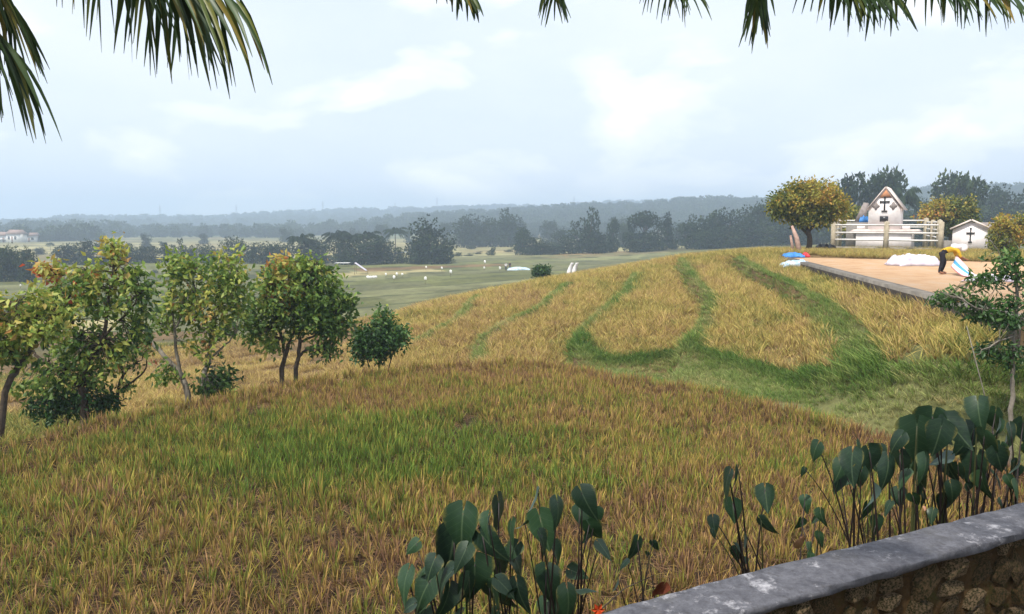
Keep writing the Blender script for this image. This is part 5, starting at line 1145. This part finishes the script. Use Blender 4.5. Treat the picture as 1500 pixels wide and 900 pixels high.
def frond(root, pts, nl, L, Wd, seed, g=1.0, sweep=.8, t0=.18, visible=True, side_fall=.55, skip=0.0):
    """rachis along Bezier pts (world), leaflets both sides; those that hang into the view are their own objects"""
    r = random.Random(seed); O = Vector(root.location); n = 24; P0, P1, P2, P3 = [Vector(p) for p in pts]; Q = []
    for i in range(n+1):
        f = i/n; Q.append(P0*(1-f)**3+P1*3*f*(1-f)**2+P2*3*f*f*(1-f)+P3*f**3)
    b = MB(); b.tube([q-O for q in Q], [.026*(1-.88*i/n) for i in range(n+1)], 5); fr = b.build('frond', M['rachis'], root, True)
    hid = MB(); cnt = 0
    for i in range(nl):
        f = t0+(1-t0)*i/(nl-1); k_ = min(int(f*n), n-1); ff = f*n-k_; p = Q[k_].lerp(Q[k_+1], ff); tg = (Q[k_+1]-Q[k_]).normalized()
        sdv = tg.cross(Vector((0, 0, 1))); sdv = sdv.normalized() if sdv.length > .05 else Vector((1, 0, 0))
        for sg in (-1, 1):
            if r.random() < skip: continue
            ln = L*(.62+.5*math.sin(min(1, .12+f*.85)*math.pi)**.7)*r.uniform(.8, 1.12)
            dv = tg*sweep*r.uniform(.8, 1.2)+sdv*sg*side_fall*r.uniform(.5, 1.2)+Vector((0, 0, -.55))+Vector((r.gauss(0, .08), r.gauss(0, .08), 0))
            V, F = leaflet_geo(p-O, dv, ln, Wd*r.uniform(.7, 1.15), g, r)
            seen = any(v.y+O.y > .6 and -20 < PX(v+O)[0] < 1520 and -10 < PX(v+O)[1] < 900 for v in V)
            if seen and not visible: continue
            if seen:
                b = MB(); b.add(V, [F]); b.build('leaflet', M['palm'], fr); cnt += 1
            else: hid.add(V, [F])
    if hid.n: o = hid.build('leaflets', M['palm'], fr); o['kind'] = 'stuff'
    return cnt
def palm(base, crown, label):
    root = empty('palm_tree', base); O = Vector(base); cr = Vector(crown); b = MB(); n = 12; Q = []; R = []
    for i in range(n+1):
        f = i/n; Q.append(Vector((0, 0, -.05)).lerp(cr-O, f)+Vector((.06*math.sin(f*3.1), 0, 0))); R.append(.17-.05*f+.008*(i % 2))
    b.tube(Q, R, 9); b.build('trunk', M['ptrunk'], root, True); tag(root, label, 'palm'); return root
E = EYE
c1 = Vector((-3.3, .6, E+2.9)); p1 = palm((-3.4, .1, E-1.78), c1, 'palm whose two broad fronds hang over the orchard side')
c2 = Vector((.9, -1.3, E+3.3)); p2 = palm((.9, -1.5, E-1.78), c2, 'palm whose fine fronds hang over the drying floor side')
nlf = 0
V3 = Vector
for k_, (rt_, cc, a1, a2, a3, nl_, L_, W_l, g_, sw, sf, sk) in enumerate((
    (p1, c1, c1+V3((.3, 1.3, .3)), U(-120, -60, 3.4), U(34, 88, 3.6), 60, .50, .024, .9, .6, .55, .2),
    (p1, c1, c1+V3((.3, 1.5, .2)), U(-60, -130, 3.7), U(16, 10, 3.9), 54, .48, .022, .9, .6, .5, .2),
    (p1, c1, c1+V3((.8, 2.2, .0)), U(100, -60, 4.0), U(352, 0, 4.2), 58, .66, .031, .9, .34, .75, .3),
    (p1, c1, c1+V3((.9, 2.0, .2)), U(150, -120, 4.2), U(285, -15, 4.4), 50, .72, .034, .9, .22, .8, .3),
    (p1, c1, c1+V3((1.6, 2.4, .1)), U(590, -80, 4.3), U(690, -8, 4.4), 50, .22, .024, .8, .5, .5, .1),
    (p2, c2, V3((.3, 2.6, E+2.3)), U(770, -70, 4.4), U(815, -8, 4.5), 50, .24, .014, 1.0, .4, .5, .15),
    (p2, c2, V3((.6, 2.6, E+2.3)), U(830, -60, 4.4), U(1015, -20, 4.6), 60, .29, .012, .8, .3, .5, .3),
    (p2, c2, V3((1.0, 2.4, E+2.2)), U(1090, -90, 4.1), U(1112, 18, 4.2), 56, .27, .017, 1.0, .5, .4, .1),
    (p2, c2, V3((.9, 2.6, E+2.0)), U(1060, -45, 4.0), U(1310, -10, 4.2), 70, .31, .019, .7, .35, .4, .1),
    (p2, c2, V3((.9, 2.6, E+2.2)), U(1120, -40, 4.1), U(1480, -18, 4.2), 70, .32, .020, .6, .45, .4, .1))):
    nlf += frond(rt_, (cc, a1, a2, a3), nl_, L_, W_l, k_+1, g_, sw, .48, True, sf, sk)
rp = random.Random(5)
for root, cc, angs in ((p1, c1, (95, 130, 165, 200, 235, 265, 300, 20)), (p2, c2, (150, 180, 205, 235, 265, 295, 325, 355, 20, 120))):
    for a_ in angs:                                                   # the rest of each crown, over and behind the viewer
        a_ = math.radians(a_); dv = Vector((math.cos(a_), math.sin(a_), 0)); ln = rp.uniform(2.3, 3.0); up = rp.uniform(.3, 1.2)
        frond(root, (cc, cc+dv*ln*.35+Vector((0, 0, up*.6)), cc+dv*ln*.8+Vector((0, 0, up*.5)), cc+dv*ln*1.1+Vector((0, 0, -.35+.5*up))), 46, .62, .06, rp.randint(0, 9999), .9, .7, visible=False)
print('leaflets in view', nlf)

# ================================================================ air
m, t = mat('valley_haze'); M['haze'] = m
pv = N(t, 'ShaderNodeVolumePrincipled'); pv.inputs['Color'].default_value = (.66, .81, 1.0, 1); pv.inputs['Density'].default_value = .0009; pv.inputs['Anisotropy'].default_value = .2
o = N(t, 'ShaderNodeOutputMaterial'); t.links.new(pv.outputs[0], o.inputs['Volume'])
b = MB(); zmax = max(float(gz.max())+14, EYE+20); b.box((-2450, -2450, float(gz.min())-1.5), (2450, 2450, zmax)); tag(b.build('haze', m), 'thin blue haze filling the valley air', 'haze', kind='stuff')
